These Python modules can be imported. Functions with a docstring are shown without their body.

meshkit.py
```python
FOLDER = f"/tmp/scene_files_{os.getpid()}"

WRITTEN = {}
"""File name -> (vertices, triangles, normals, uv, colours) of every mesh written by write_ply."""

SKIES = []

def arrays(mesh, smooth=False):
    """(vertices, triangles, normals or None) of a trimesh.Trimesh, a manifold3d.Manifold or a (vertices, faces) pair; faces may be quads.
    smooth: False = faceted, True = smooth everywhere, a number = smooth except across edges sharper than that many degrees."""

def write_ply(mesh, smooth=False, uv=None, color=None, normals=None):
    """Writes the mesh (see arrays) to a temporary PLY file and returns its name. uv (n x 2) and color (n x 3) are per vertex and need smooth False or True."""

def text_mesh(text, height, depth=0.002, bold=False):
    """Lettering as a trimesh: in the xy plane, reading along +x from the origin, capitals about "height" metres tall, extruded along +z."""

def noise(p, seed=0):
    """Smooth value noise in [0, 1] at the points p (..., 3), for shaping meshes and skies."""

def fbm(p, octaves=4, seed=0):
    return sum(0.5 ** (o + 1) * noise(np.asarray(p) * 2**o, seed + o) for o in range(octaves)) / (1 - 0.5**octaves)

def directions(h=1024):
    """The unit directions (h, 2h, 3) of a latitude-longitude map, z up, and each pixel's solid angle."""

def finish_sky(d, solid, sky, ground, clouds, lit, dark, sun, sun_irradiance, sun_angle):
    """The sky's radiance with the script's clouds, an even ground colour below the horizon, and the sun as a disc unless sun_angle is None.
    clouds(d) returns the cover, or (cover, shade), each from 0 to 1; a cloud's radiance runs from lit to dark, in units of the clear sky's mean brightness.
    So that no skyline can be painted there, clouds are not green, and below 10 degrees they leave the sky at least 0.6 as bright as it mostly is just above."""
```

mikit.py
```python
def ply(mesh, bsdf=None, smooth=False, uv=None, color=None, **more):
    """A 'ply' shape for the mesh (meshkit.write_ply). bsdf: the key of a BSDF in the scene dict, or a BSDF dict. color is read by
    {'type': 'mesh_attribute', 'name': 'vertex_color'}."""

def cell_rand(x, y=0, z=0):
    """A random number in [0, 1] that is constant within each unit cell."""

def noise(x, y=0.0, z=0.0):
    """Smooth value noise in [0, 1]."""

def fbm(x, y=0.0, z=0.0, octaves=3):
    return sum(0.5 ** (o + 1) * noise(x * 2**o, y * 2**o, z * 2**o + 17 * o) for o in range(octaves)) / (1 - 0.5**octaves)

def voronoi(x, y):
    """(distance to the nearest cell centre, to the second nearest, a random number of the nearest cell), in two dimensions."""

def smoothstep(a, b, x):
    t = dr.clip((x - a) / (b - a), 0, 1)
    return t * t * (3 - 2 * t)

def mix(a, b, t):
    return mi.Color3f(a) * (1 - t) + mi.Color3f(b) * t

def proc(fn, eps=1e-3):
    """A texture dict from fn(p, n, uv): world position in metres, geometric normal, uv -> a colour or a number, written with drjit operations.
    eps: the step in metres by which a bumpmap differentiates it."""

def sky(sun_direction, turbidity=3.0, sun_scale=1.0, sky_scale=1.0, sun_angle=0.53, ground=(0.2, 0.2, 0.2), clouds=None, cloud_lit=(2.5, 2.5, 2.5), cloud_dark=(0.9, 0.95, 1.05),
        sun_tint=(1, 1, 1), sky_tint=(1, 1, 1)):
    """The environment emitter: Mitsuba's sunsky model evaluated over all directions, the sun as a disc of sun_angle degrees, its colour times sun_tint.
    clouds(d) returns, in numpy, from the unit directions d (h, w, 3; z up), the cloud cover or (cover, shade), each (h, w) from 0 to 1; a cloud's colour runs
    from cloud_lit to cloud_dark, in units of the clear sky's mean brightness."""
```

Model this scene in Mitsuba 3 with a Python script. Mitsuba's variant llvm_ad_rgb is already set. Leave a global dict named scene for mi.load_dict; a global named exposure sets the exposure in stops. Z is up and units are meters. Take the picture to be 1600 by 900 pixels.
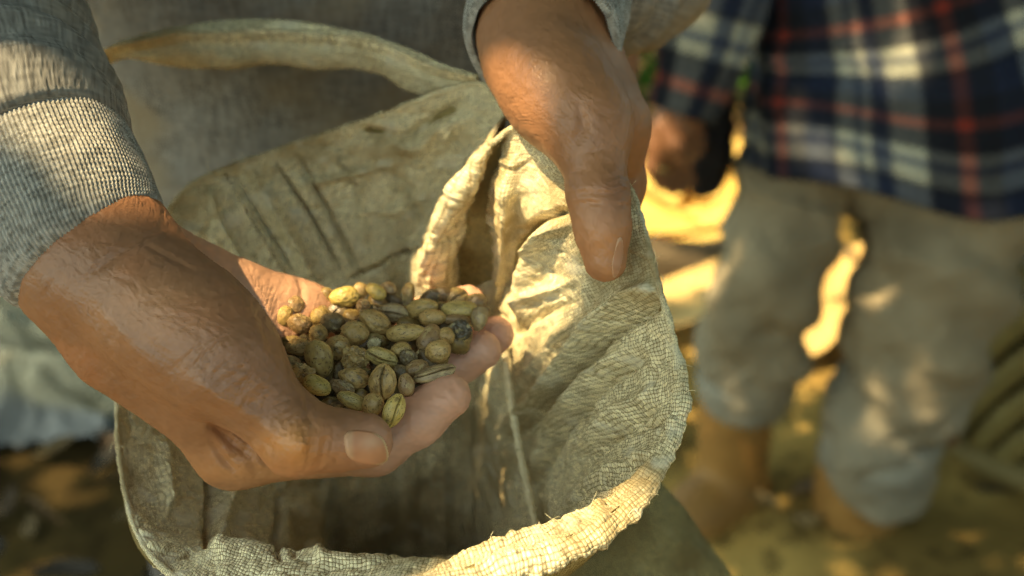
import math, numpy as np, trimesh, drjit as dr, mitsuba as mi, mikit, meshkit
from scipy.interpolate import Akima1DInterpolator, PchipInterpolator
from scipy.ndimage import binary_dilation
rng = np.random.default_rng(7)
T = mi.ScalarTransform4f

# ------------------------------------------------------------------ camera, sky, exposure
CAM = np.array([0, 0, 1.19]); PITCH = math.radians(27); HFOV = 52.0
F = np.array([0, math.cos(PITCH), -math.sin(PITCH)]); U = np.array([0, math.sin(PITCH), math.cos(PITCH)]); R = np.array([1.0, 0, 0])
K = 2 * math.tan(math.radians(HFOV / 2)) / 1600
exposure = 3.85
SUN = np.array([-0.45, -0.27, 0.85]); SUN /= np.linalg.norm(SUN)
scene, labels = {}, {}
scene['camera'] = {'type': 'thinlens', 'to_world': T().look_at(origin=CAM.tolist(), target=(CAM + F).tolist(), up=[0, 0, 1]),
                   'fov': HFOV, 'fov_axis': 'x', 'aperture_radius': 0.0026, 'focus_distance': 0.336, 'near_clip': 0.02, 'far_clip': 200.0}
scene['sky'] = mikit.sky(SUN.tolist(), turbidity=4, sun_scale=0.52, sky_scale=1.0, sun_tint=(1.0, 0.93, 0.66), sky_tint=(1.13, 1.0, 0.66), ground=(0.2, 0.18, 0.1))


def P(px, py, d):
    """A point given by where it is seen in the photograph and its depth along the view axis; used to read positions off the photograph."""
    return CAM + d * F + (px - 800) * K * d * R + (450 - py) * K * d * U


def PY(px, py, y):
    r = F + (px - 800) * K * R + (450 - py) * K * U
    return CAM + r * (y / r[1])


def PZ(px, py, z=0.0):
    r = F + (px - 800) * K * R + (450 - py) * K * U
    return CAM + r * ((z - CAM[2]) / r[2])


# ------------------------------------------------------------------ helpers
def numbered(name):
    if name not in scene and not any(k.startswith(name + '__') for k in scene):
        return name
    i = 1
    while f'{name}_{i:03d}' in scene or any(k.startswith(f'{name}_{i:03d}__') for k in scene):
        i += 1
    return f'{name}_{i:03d}'


def add(name, mesh, bsdf, smooth=True, uv=None, color=None, label=None, category=None, group=None, kind=None):
    key = numbered(name)
    scene[key] = mikit.ply(mesh, bsdf, smooth, uv=uv, color=color)
    tag(key, label, category, group, kind)
    return key


def tag(key, label=None, category=None, group=None, kind=None):
    d = {k: v for k, v in dict(label=label, category=category, group=group, kind=kind).items() if v}
    if d:
        labels[key] = d


def unit(v):
    v = np.asarray(v, float)
    return v / (np.linalg.norm(v, axis=-1, keepdims=True) + 1e-12)


def sstep(a, b, x):
    t = np.clip((x - a) / (b - a), 0, 1)
    return t * t * (3 - 2 * t)


def vnormals(v, f):
    n = np.zeros_like(v)
    fn = np.cross(v[f[:, 1]] - v[f[:, 0]], v[f[:, 2]] - v[f[:, 0]])
    for k in range(3):
        np.add.at(n, f[:, k], fn)
    return unit(n)


def grid_faces(nv, nu, wrap=False):
    i, j = np.meshgrid(np.arange(nv - 1), np.arange(nu if wrap else nu - 1), indexing='ij')
    j2 = (j + 1) % nu
    q = np.stack([i * nu + j, i * nu + j2, (i + 1) * nu + j2, (i + 1) * nu + j], -1).reshape(-1, 4)
    return np.vstack([q[:, [0, 1, 2]], q[:, [0, 2, 3]]])


def join(*ms):
    vs, fs, at = [], [], 0
    for v, f in ms:
        vs.append(v); fs.append(np.asarray(f) + at); at += len(v)
    return np.vstack(vs), np.vstack(fs)


def nsmooth(x, n):
    """Akima interpolation of the rows of x to n samples, by chord length."""
    x = np.asarray(x, float)
    s = np.r_[0, np.cumsum(np.maximum(np.linalg.norm(np.diff(x[:, :3], axis=0), axis=1), 1e-6))]
    f = PchipInterpolator if len(x) < 3 else Akima1DInterpolator
    return f(s, x)(np.linspace(0, s[-1], n))


def tube(path, r1, r2, side, nv, nu, disp=None, caps=True):
    """A closed sleeve-like surface along a path; r1 along the vector nearest to side, r2 across it. disp(a, t, xyz) in metres."""
    c = nsmooth(np.c_[np.asarray(path, float), r1, r2], nv)
    p, a1, a2 = c[:, :3], c[:, 3], c[:, 4]
    t = unit(np.gradient(p, axis=0))
    e1 = unit(np.asarray(side, float) - (t @ np.asarray(side, float))[:, None] * t)
    e2 = np.cross(t, e1)
    ang = np.arange(nu) * 2 * np.pi / nu
    d = np.cos(ang)[None, :, None] * e1[:, None] * a1[:, None, None] + np.sin(ang)[None, :, None] * e2[:, None] * a2[:, None, None]
    v = p[:, None] + d
    ln = np.r_[0, np.cumsum(np.linalg.norm(np.diff(p, axis=0), axis=1))]
    if disp is not None:
        A, Tt = np.meshgrid(ang, ln)
        v = v + unit(d) * disp(A, Tt, v)[..., None]
    uv = np.stack(np.meshgrid(ang * a1.mean(), ln), -1).reshape(-1, 2)
    f = grid_faces(nv, nu, True)
    v = v.reshape(-1, 3)
    if caps:
        n0 = len(v)
        v = np.vstack([v, p[:1], p[-1:]]); uv = np.vstack([uv, [[0, 0]], [[0, ln[-1]]]])
        j = np.arange(nu); j2 = (j + 1) % nu
        f = np.vstack([f, np.c_[np.full(nu, n0), j2, j], np.c_[np.full(nu, n0 + 1), (nv - 1) * nu + j, (nv - 1) * nu + j2]])
    return (v, f), uv


# ---- signed-distance modelling for bodies
def rcone(p, a, b, ra, rb):
    ba = b - a
    t = np.clip(((p - a) @ ba) / (ba @ ba), 0, 1)
    return np.linalg.norm(p - a - t[:, None] * ba, axis=1) - (ra + (rb - ra) * t)


def ellips(p, c, axes, r):
    q = (p - c) @ np.asarray(axes).T
    r = np.asarray(r)
    k0 = np.linalg.norm(q / r, axis=1); k1 = np.linalg.norm(q / r ** 2, axis=1)
    return k0 * (k0 - 1) / np.maximum(k1, 1e-9)


def smin(a, b, k):
    h = np.maximum(k - np.abs(a - b), 0) / k
    return np.minimum(a, b) - h * h * k * 0.25


def surface_nets(vol, lo, h):
    s = vol < 0
    nx, ny, nz = vol.shape
    acc = np.zeros((nx - 1, ny - 1, nz - 1, 3), np.float32); cnt = np.zeros((nx - 1, ny - 1, nz - 1), np.float32)
    for ax in range(3):
        sl0 = [slice(None)] * 3; sl1 = [slice(None)] * 3
        sl0[ax] = slice(0, -1); sl1[ax] = slice(1, None)
        cr = np.argwhere(s[tuple(sl0)] != s[tuple(sl1)])
        a = vol[tuple(cr.T)]; nb = cr.copy(); nb[:, ax] += 1
        b = vol[tuple(nb.T)]
        pt = cr.astype(np.float32); pt[:, ax] += a / (a - b)
        o1, o2 = [k for k in range(3) if k != ax]
        for d1 in (0, 1):
            for d2 in (0, 1):
                c = cr.copy(); c[:, o1] -= d1; c[:, o2] -= d2
                ok = np.all(c >= 0, 1) & (c[:, 0] < nx - 1) & (c[:, 1] < ny - 1) & (c[:, 2] < nz - 1)
                np.add.at(acc, tuple(c[ok].T), pt[ok]); np.add.at(cnt, tuple(c[ok].T), 1)
    m = cnt > 0
    idx = np.full(m.shape, -1); idx[m] = np.arange(m.sum())
    v = acc[m] / cnt[m][:, None] * h + lo
    fs = []
    for ax in range(3):
        sl0 = [slice(None)] * 3; sl1 = [slice(None)] * 3
        sl0[ax] = slice(0, -1); sl1[ax] = slice(1, None)
        cr = np.argwhere(s[tuple(sl0)] != s[tuple(sl1)])
        o1, o2 = (ax + 1) % 3, (ax + 2) % 3
        ok = (cr[:, o1] > 0) & (cr[:, o2] > 0) & (cr[:, o1] < vol.shape[o1] - 1) & (cr[:, o2] < vol.shape[o2] - 1)
        cr = cr[ok]
        q = []
        for d1, d2 in ((1, 1), (0, 1), (0, 0), (1, 0)):
            c = cr.copy(); c[:, o1] -= d1; c[:, o2] -= d2
            q.append(idx[tuple(c.T)])
        q = np.stack(q, 1)
        flip = ~s[tuple(cr.T)]
        q[flip] = q[flip][:, ::-1]
        fs.append(q)
    q = np.vstack(fs)
    return v.astype(float), np.vstack([q[:, [0, 1, 2]], q[:, [0, 2, 3]]])


def mesh_sdf(fn, lo, hi, h, band=4):
    lo, hi = np.asarray(lo, float), np.asarray(hi, float)
    n = (np.ceil((hi - lo) / (h * band)).astype(int) + 1)
    g = lambda n, s: np.stack(np.meshgrid(*[lo[k] + np.arange(n[k]) * s for k in range(3)], indexing='ij'), -1).reshape(-1, 3)
    C = fn(g(n, h * band) + h * (band - 1) / 2).reshape(n)
    near = binary_dilation(np.abs(C) < h * band * 1.3, iterations=1)
    vol = np.repeat(np.repeat(np.repeat(C, band, 0), band, 1), band, 2).astype(np.float32)
    m = np.repeat(np.repeat(np.repeat(near, band, 0), band, 1), band, 2)
    ii = np.argwhere(m)
    vol[m] = fn(lo + ii * h)
    return surface_nets(vol, lo, h)


def taubin(v, f, it=4):
    """Smooths without shrinking."""
    e = np.vstack([f[:, [0, 1]], f[:, [1, 2]], f[:, [2, 0]]])
    e = np.vstack([e, e[:, ::-1]])
    deg = np.maximum(np.bincount(e[:, 0], minlength=len(v)), 1)[:, None]
    v = v.copy()
    for k in range(2 * it):
        m = np.stack([np.bincount(e[:, 0], v[e[:, 1], c], len(v)) for c in range(3)], 1) / deg
        v += (m - v) * (0.5 if k % 2 == 0 else -0.53)
    return v, f


# ------------------------------------------------------------------ materials
def proc(fn, eps=1e-3):
    return mikit.proc(fn, eps)


def rgb(*c):
    return {'type': 'rgb', 'value': list(c)}


VC = {'type': 'mesh_attribute', 'name': 'vertex_color'}
nz = mikit.noise


def mat(key, d):
    scene[key] = d
    return key


def skin_h(p, n, uv):
    a = nz(p.x * 1500, p.y * 1500, p.z * 1500)
    q = p.x * 0.81 + p.y * 0.2 - p.z * 0.55
    r = p.x * 0.55 + p.z * 0.81
    wv = nz(p.x * 120, p.y * 120, p.z * 120)
    l1 = dr.abs(nz(q * 900 + wv * 3, r * 120, p.y * 120) - 0.5)
    l2 = dr.abs(nz(r * 800 + wv * 3, q * 200, p.y * 200 + 9) - 0.5)
    return 0.00045 * (dr.minimum(l1, 0.25) + 0.8 * dr.minimum(l2, 0.25)) + 0.00014 * a


mat('skin', {'type': 'bumpmap', 'scale': 1.0, 'tex': proc(skin_h, 2e-4), 'bsdf': {'type': 'principled', 'base_color': VC, 'roughness': 0.43, 'specular': 0.5}})
mat('nail_plate', {'type': 'principled', 'base_color': VC, 'roughness': 0.42, 'specular': 0.4})


def weave_height(uv):
    w = 0.0013
    wob = nz(uv.x * 110, uv.y * 110, 3.0) * 1.9
    wob2 = nz(uv.x * 100, uv.y * 100, 8.0) * 1.9
    a, b = uv.x / w + wob, uv.y / w + wob2
    ia, ib = dr.floor(a), dr.floor(b)
    fa, fb = a - ia - 0.5, b - ib - 0.5
    par = (ia + ib) - 2 * dr.floor((ia + ib) / 2)
    rnd = mikit.cell_rand(ia, ib, 5)
    warp = (1 - dr.power(dr.abs(2 * fa), 4)) * (0.55 + 0.45 * dr.cos(fb * math.pi))
    weft = (1 - dr.power(dr.abs(2 * fb), 4)) * (0.55 + 0.45 * dr.cos(fa * math.pi))
    return dr.select(par < 0.5, warp, weft) * (0.65 + 0.35 * rnd), rnd


def sack_bump(p, n, uv):
    h, r = weave_height(uv)
    c = dr.abs(nz(p.x * 260, p.y * 260, p.z * 260) - 0.5)
    return 0.00050 * h + 0.0020 * dr.minimum(c, 0.2)


def sack_col(p, n, uv):
    h, r = weave_height(uv)
    d = mikit.fbm(p.x * 28, p.y * 28, p.z * 28, 4)
    d2 = mikit.fbm(p.x * 130 + 5, p.y * 130, p.z * 130, 3)
    c = mikit.mix((0.29, 0.215, 0.105), (0.74, 0.68, 0.49), mikit.smoothstep(0.15, 0.75, h))
    c = c * (0.74 + 0.46 * r) * mi.Color3f(1.04, .98, .84)
    dirt = mikit.smoothstep(0.48, 0.68, d) * 0.68
    c = mikit.mix(c, (0.30, 0.21, 0.085), dirt)
    c = mikit.mix(c, (0.66, 0.60, 0.44), mikit.smoothstep(0.58, 0.75, d2) * 0.5)
    return c


sackb = {'type': 'bumpmap', 'scale': 1.0, 'tex': proc(sack_bump, 1.2e-4), 'bsdf': {'type': 'principled', 'base_color': proc(sack_col), 'roughness': 0.42, 'specular': 0.5}}
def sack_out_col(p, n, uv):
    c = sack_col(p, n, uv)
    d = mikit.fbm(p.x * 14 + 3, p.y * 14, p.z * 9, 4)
    return mikit.mix(c * mi.Color3f(.46, .41, .26), (.13, .10, .035), mikit.smoothstep(.35, .65, d) * .8)  # outer side's shade painted in as a darker tint, with random blotches


mat('woven_poly_shaded', {'type': 'twosided', 'bsdf': {**sackb, 'bsdf': {'type': 'principled', 'base_color': proc(sack_out_col), 'roughness': 0.55, 'specular': 0.3}}})
mat('woven_poly', {'type': 'twosided', 'bsdf': sackb})
mat('vcol', {'type': 'twosided', 'bsdf': {'type': 'principled', 'base_color': VC, 'roughness': 0.75, 'specular': 0.25}})


def bean_h(p, n, uv):
    return 0.00022 * mikit.fbm(p.x * 900, p.y * 900, p.z * 900, 3)


mat('bean', {'type': 'bumpmap', 'scale': 1.0, 'tex': proc(bean_h, 2e-4), 'bsdf': {'type': 'principled', 'base_color': VC, 'roughness': 0.40, 'specular': 0.5}})


def knit_col(p, n, uv):
    a = nz(uv.x * 700, uv.y * 160, 2.0)
    b = nz(uv.x * 160 + 7, uv.y * 900, 4.0)
    d = mikit.fbm(p.x * 18, p.y * 18, p.z * 18, 3)
    c = mikit.mix((0.085, 0.078, 0.068), (0.27, 0.255, 0.225), 0.55 * a + 0.45 * b)
    return mikit.mix(c, (0.24, 0.19, 0.12), mikit.smoothstep(0.42, 0.66, d) * 0.75)


def knit_h(p, n, uv):
    return 0.0004 * nz(uv.x * 900, uv.y * 500, 1.0)


mat('sweat_knit', {'type': 'twosided', 'bsdf': {'type': 'bumpmap', 'scale': 1.0, 'tex': proc(knit_h, 3e-4), 'bsdf': {'type': 'principled', 'base_color': proc(knit_col), 'roughness': 0.9, 'specular': 0.15, 'sheen': 0.4}}})


def cuff_col(p, n, uv):
    a = nz(uv.x * 500, uv.y * 1500, 2.0)
    return mikit.mix((0.14, 0.13, 0.11), (0.36, 0.34, 0.30), a)


mat('rib_knit', {'type': 'twosided', 'bsdf': {'type': 'principled', 'base_color': proc(cuff_col), 'roughness': 0.9, 'specular': 0.15, 'sheen': 0.3}})

# ================================================================== GROUND
gx = np.r_[-60, -20, -8, np.linspace(-4, 4, 161), 8, 20, 60]; gy = np.r_[-60, -20, -6, np.linspace(-2, 6, 161), 9, 20, 80]
X, Y = np.meshgrid(gx, gy)
pp = np.stack([X, Y, X * 0], -1)
Z = (meshkit.fbm(pp * 1.7, 4) - 0.5) * 0.05 + (meshkit.fbm(pp * 9, 3, 5) - 0.5) * 0.018
Z *= (np.abs(X) < 5) * (Y < 7)
gv = np.stack([X, Y, Z], -1).reshape(-1, 3)


def ground_col(p, n, uv):
    a = mikit.fbm(p.x * 3, p.y * 3, 1.0, 4); b = mikit.fbm(p.x * 30, p.y * 30, 2.0, 3)
    c = mikit.mix((0.24, 0.16, 0.05), (0.60, 0.40, 0.12), mikit.smoothstep(0.3, 0.7, a))
    c = mikit.mix(c, (0.055, 0.035, 0.015), mikit.smoothstep(0.52, 0.7, b) * 0.6)
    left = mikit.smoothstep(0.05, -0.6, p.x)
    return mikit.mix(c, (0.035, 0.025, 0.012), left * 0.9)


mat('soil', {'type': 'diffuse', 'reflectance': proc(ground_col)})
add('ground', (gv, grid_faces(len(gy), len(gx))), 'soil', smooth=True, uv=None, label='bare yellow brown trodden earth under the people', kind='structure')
# ================================================================== THE PERSON HOLDING THE BEANS
def PX(v):
    """Where points of a mesh are seen in the photograph: used while shaping to put creases on the skin and folds in the cloth."""
    q = v - CAM
    d = q @ F
    return np.stack([800 + (q @ R) / (d * K), 450 - (q @ U) / (d * K)], -1), d


def seg_dist(p, a, b):
    ba = np.subtract(b, a)
    t = np.clip(((p - a) @ ba) / (ba @ ba), 0, 1)
    return np.linalg.norm(p - a - t[:, None] * ba, axis=1), t


def polyline_dist(p, pts):
    best = np.full(len(p), 1e9); tt = np.zeros(len(p))
    n = len(pts) - 1
    for i in range(n):
        d, t = seg_dist(p, np.asarray(pts[i], float), np.asarray(pts[i + 1], float))
        m = d < best
        best[m] = d[m]; tt[m] = (i + t[m]) / n
    return best, tt


class Hand:
    """palm and fingers as rounded cones, joined smoothly; joints are (px, py, depth, radius)."""

    def __init__(s, palm, balls, fingers, kp, kf):
        J = lambda q: (P(*q[:3]), q[3])
        s.palm = [(J(a), J(b)) for a, b in palm]
        s.balls = balls
        s.fing = [[J(q) for q in c] for c in fingers]
        s.kp, s.kf = kp, kf

    def __call__(s, p):
        d = None
        for (a, ra), (b, rb) in s.palm:
            e = rcone(p, a, b, ra, rb)
            d = e if d is None else smin(d, e, s.kp)
        for c, ax, r in s.balls:
            d = smin(d, ellips(p, c, ax, r), s.kp)
        out = d
        for c in s.fing:
            f = None
            for (a, ra), (b, rb) in zip(c[:-1], c[1:]):
                e = rcone(p, a, b, ra, rb)
                f = e if f is None else smin(f, e, 0.004)
            out = np.minimum(out, smin(d, f, s.kf))
        return out

    def trace(s, px, py, d0):
        """Points of the hand's surface seen at the pixels."""
        px, py = np.asarray(px, float), np.asarray(py, float)
        r = F + ((px - 800) * K)[:, None] * R + ((450 - py) * K)[:, None] * U
        t = np.full(len(px), d0)
        for _ in range(60):
            t = t + s(CAM + r * t[:, None]) * 0.8
        return CAM + r * t[:, None]


def axes_of(a, b, side):
    x = unit(np.subtract(b, a)); z = unit(np.cross(x, side)); y = np.cross(z, x)
    return np.stack([x, y, z])


handA = Hand(
    palm=[((156, 404, .335, .0222), (152, 412, .338, .0215)), ((150, 428, .345, .0215), (366, 701, .346, .0116)), ((170, 440, .358, .019), (420, 640, .374, .012)),
          ((200, 425, .366, .018), (450, 590, .392, .012)), ((222, 418, .368, .0170), (462, 494, .395, .0125)),
          ((172, 440, .330, .0200), (345, 572, .317, .0128)), ((52, 240, .355, .0265), (156, 404, .336, .0222)), ((-90, -230, .47, .034), (52, 240, .355, .0265)),
          ((300, 470, .372, .012), (430, 590, .386, .010)), ((190, 540, .336, .0145), (318, 632, .333, .0105))],
    balls=[(P(282, 500, .3225), axes_of(P(170, 440, .33), P(345, 572, .317), F), (.036, .0215, .020))],
    fingers=[[(348, 574, .317, .0128), (464, 680, .3175, .0117), (522, 687, .321, .0090), (571, 689, .3225, .0085)],
             [(366, 701, .346, .0116), (585, 696, .348, .0096), (652, 655, .350, .0086), (701, 618, .351, .0076)],
             [(420, 640, .374, .012), (640, 640, .386, .0090), (698, 576, .387, .0084), (752, 546, .386, .0076)],
             [(450, 590, .392, .012), (650, 615, .397, .0095), (730, 556, .400, .0083), (774, 522, .398, .0072)],
             [(462, 494, .395, .0120), (600, 508, .416, .0085), (682, 490, .419, .0078), (731, 473, .419, .0071)]],
    kp=.012, kf=.009)
handB = Hand(
    palm=[((846, 40, .409, .0205), (846, 62, .404, .0205)), ((838, 92, .392, .0200), (920, 195, .364, .0128)), ((880, 62, .415, .0185), (952, 195, .394, .0135)),
          ((878, 62, .42, .0185), (940, 165, .418, .0135)), ((868, 62, .425, .018), (915, 150, .438, .0135)), ((850, 60, .435, .018), (885, 140, .452, .013)),
          ((884, -120, .47, .0265), (842, 40, .407, .0215)), ((1010, -330, .58, .034), (884, -120, .47, .0265))],
    balls=[(P(872, 142, .376), axes_of(P(828, 72, .394), P(920, 195, .364), F), (.027, .0215, .019))],
    fingers=[[(920, 195, .364, .0124), (936, 306, .3545, .0102), (941, 355, .3535, .0092), (945, 407, .354, .0074)],
             [(952, 195, .394, .0135), (966, 288, .407, .0103), (960, 350, .403, .009), (948, 390, .398, .0078)],
             [(940, 165, .418, .0135), (960, 280, .435, .0103), (948, 350, .43, .009), (938, 390, .422, .0078)],
             [(915, 150, .438, .0135), (940, 270, .458, .01), (930, 340, .45, .009), (918, 380, .442, .0078)],
             [(885, 140, .452, .0125), (908, 240, .475, .009), (900, 310, .465, .0082), (890, 345, .457, .007)]],
    kp=.013, kf=.010)


def crease(v, n, pts, w, depth, fade=True):
    """presses a line of the given half-width (photograph pixels) and depth (m) into the skin that faces the camera there"""
    q, d = PX(v)
    dist, t = polyline_dist(q, pts)
    face = sstep(-0.1, 0.35, -(n @ F))
    a = depth * np.exp(-(dist / w) ** 2) * face
    if fade:
        a = a * np.sin(np.pi * np.clip(t * 0.9 + 0.05, 0, 1)) ** 0.6
    return -n * a[:, None]


def finish_hand(h, lo, hi, step, creases, tint):
    v, f = mesh_sdf(h, lo, hi, step)
    v, f = taubin(v, f, 6)
    n = vnormals(v, f)
    v = v + n * ((meshkit.fbm(v * 70, 3) - 0.5) * 0.0012 + (meshkit.fbm(v * 420, 2, 4) - .5) * .00022)[:, None]
    n0 = n
    for pts, w, dep in creases:
        v = v + crease(v, n0, pts, w, dep)
    # fine lines of the skin
    w_ = v + (meshkit.fbm(v * 90, 2, 40) - .5)[:, None] * .012
    for k_, dv in enumerate(([.81, .2, -.55], [.55, .1, .81], [.2, .9, .3])):
        t_ = w_ @ unit(dv)
        o_ = w_ - t_[:, None] * unit(dv)
        ln = np.abs(meshkit.noise(np.c_[t_ * 520, (o_ @ [1, .3, .2]) * 110, (o_ @ [.1, 1, .5]) * 110], 50 + k_) - .5)
        v = v - n * (.00011 * sstep(.16, 0, ln))[:, None]
    n = vnormals(v, f)
    return v, f, tint(v, n)


# palm side of hand A looks up and towards the far side; its skin is lighter there
DORS, PALM, KNUCK, PAD = map(np.array, ([.245, .115, .056], [.52, .285, .175], [.52, .22, .07], [.62, .33, .22]))


def blend(c, to, w):
    return c * (1 - w[:, None]) + to * w[:, None]


def tintA(v, n):
    q, d = PX(v)
    c = np.tile(DORS, (len(v), 1))
    g = lambda x, y, rx, ry: np.exp(-((q[:, 0] - x) / rx) ** 2 - ((q[:, 1] - y) / ry) ** 2)
    pal = sstep(.352, .372, d)
    c = blend(c, PALM, pal * 0.95)
    c = blend(c, KNUCK, 0.95 * g(462, 692, 50, 32))
    c = blend(c, np.array([.36, .17, .08]), 0.7 * g(250, 480, 110, 60))
    c = blend(c, KNUCK, 0.45 * g(390, 735, 130, 35))
    tips = sstep(560, 680, q[:, 0]) * (d > .336)
    c = blend(c, PAD, tips * 0.9)
    c = blend(c, PAD, 0.5 * g(590, 690, 40, 40))
    m = meshkit.fbm(v * 160, 4, 3) - 0.5
    m2 = meshkit.fbm(v * 900, 2, 9) - 0.5
    c = c * (1 + 0.32 * m + 0.16 * m2)[:, None]
    rm = sstep(0.5, 0.75, meshkit.fbm(v * 45, 3, 21))
    c = blend(c, np.array([.36, .14, .06]), rm * 0.35)
    return np.clip(c, 0.01, 1)


def tintB(v, n):
    q, d = PX(v)
    c = np.tile(np.array([.28, .128, .058]), (len(v), 1))
    g = lambda x, y, rx, ry: np.exp(-((q[:, 0] - x) / rx) ** 2 - ((q[:, 1] - y) / ry) ** 2)
    c = blend(c, np.array([.46, .205, .09]), 0.7 * g(925, 380, 60, 80))
    c = blend(c, np.array([.20, .085, .04]), 0.8 * g(965, 295, 30, 30))
    m = meshkit.fbm(v * 160, 4, 3) - 0.5
    c = c * (1 + 0.3 * m)[:, None]
    return np.clip(c, 0.01, 1)


cA = []
crng = np.random.default_rng(5)
for i, x in enumerate(np.linspace(428, 520, 12)):      # wrinkled skin over the thumb's joint
    j = crng.uniform(-5, 5, 6)
    cA.append(([(x - 4 + j[0], 652 + j[1] * 2), (x + j[2], 672), (x - 3 + j[3], 692), (x - 9 + j[4], 716 + j[5])], crng.uniform(2.4, 3.6), crng.uniform(.00025, .0006)))
for i in range(6):
    x, y = crng.uniform(440, 480), crng.uniform(668, 706)
    cA.append(([(x - 16, y + crng.uniform(-6, 6)), (x, y), (x + 16, y + crng.uniform(-6, 6))], 2.8, .0003))
cA += [([(478, 612), (483, 640), (478, 660)], 5, .0010), ([(334, 668), (358, 690), (392, 712), (400, 735)], 8, .0011), ([(392, 690), (378, 712), (350, 722)], 7, .0007), ([(330, 690), (352, 722), (372, 742)], 6, .0012),
       ([(300, 640), (330, 665), (370, 690)], 7, .0010), ([(420, 735), (408, 715), (410, 700)], 5, .0008),
       ([(466, 432), (474, 452), (470, 475)], 6, .0012), ([(512, 455), (520, 470)], 5, .0009)]
for i in range(30):                                    # fine folds across the thumb's base
    o = i * 6.2 + crng.uniform(-3, 3)
    j = crng.uniform(-7, 7, 6)
    k = crng.uniform(.35, 1)
    x0, y0, x1, y1, x2, y2 = 258 + o * 1.02 + j[0], 588 + o * .56 + j[1], 300 + o + j[2], 548 + o * .62, 352 + o * .80 + j[4], 508 + o * .78 + j[5]
    cA.append(([(x1 + (x0 - x1) * k, y1 + (y0 - y1) * k), (x1, y1), (x1 + (x2 - x1) * k, y1 + (y2 - y1) * k)], crng.uniform(2.2, 4.2), crng.uniform(.00014, .00036)))
for i in range(6):
    cA.append(([(105 + i * 18, 455 - i * 12), (170 + i * 16, 400 - i * 8), (215 + i * 12, 352)], 5, .0004))
cA += [([(255, 350), (300, 380), (365, 425), (408, 478), (425, 540)], 8, .0016), ([(225, 380), (300, 420)], 4, .0006), ([(700, 590), (728, 640)], 6, .0003)]
cB = [([(888, 306), (915, 301), (955, 303), (985, 298)], 5, .0007), ([(890, 322), (915, 316), (950, 318)], 4, .0004), ([(895, 240), (930, 236), (960, 228)], 5, .0004),
      ([(905, 165), (912, 195), (896, 226)], 9, .0018), ([(885, 180), (870, 165)], 8, .0006)]
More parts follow.
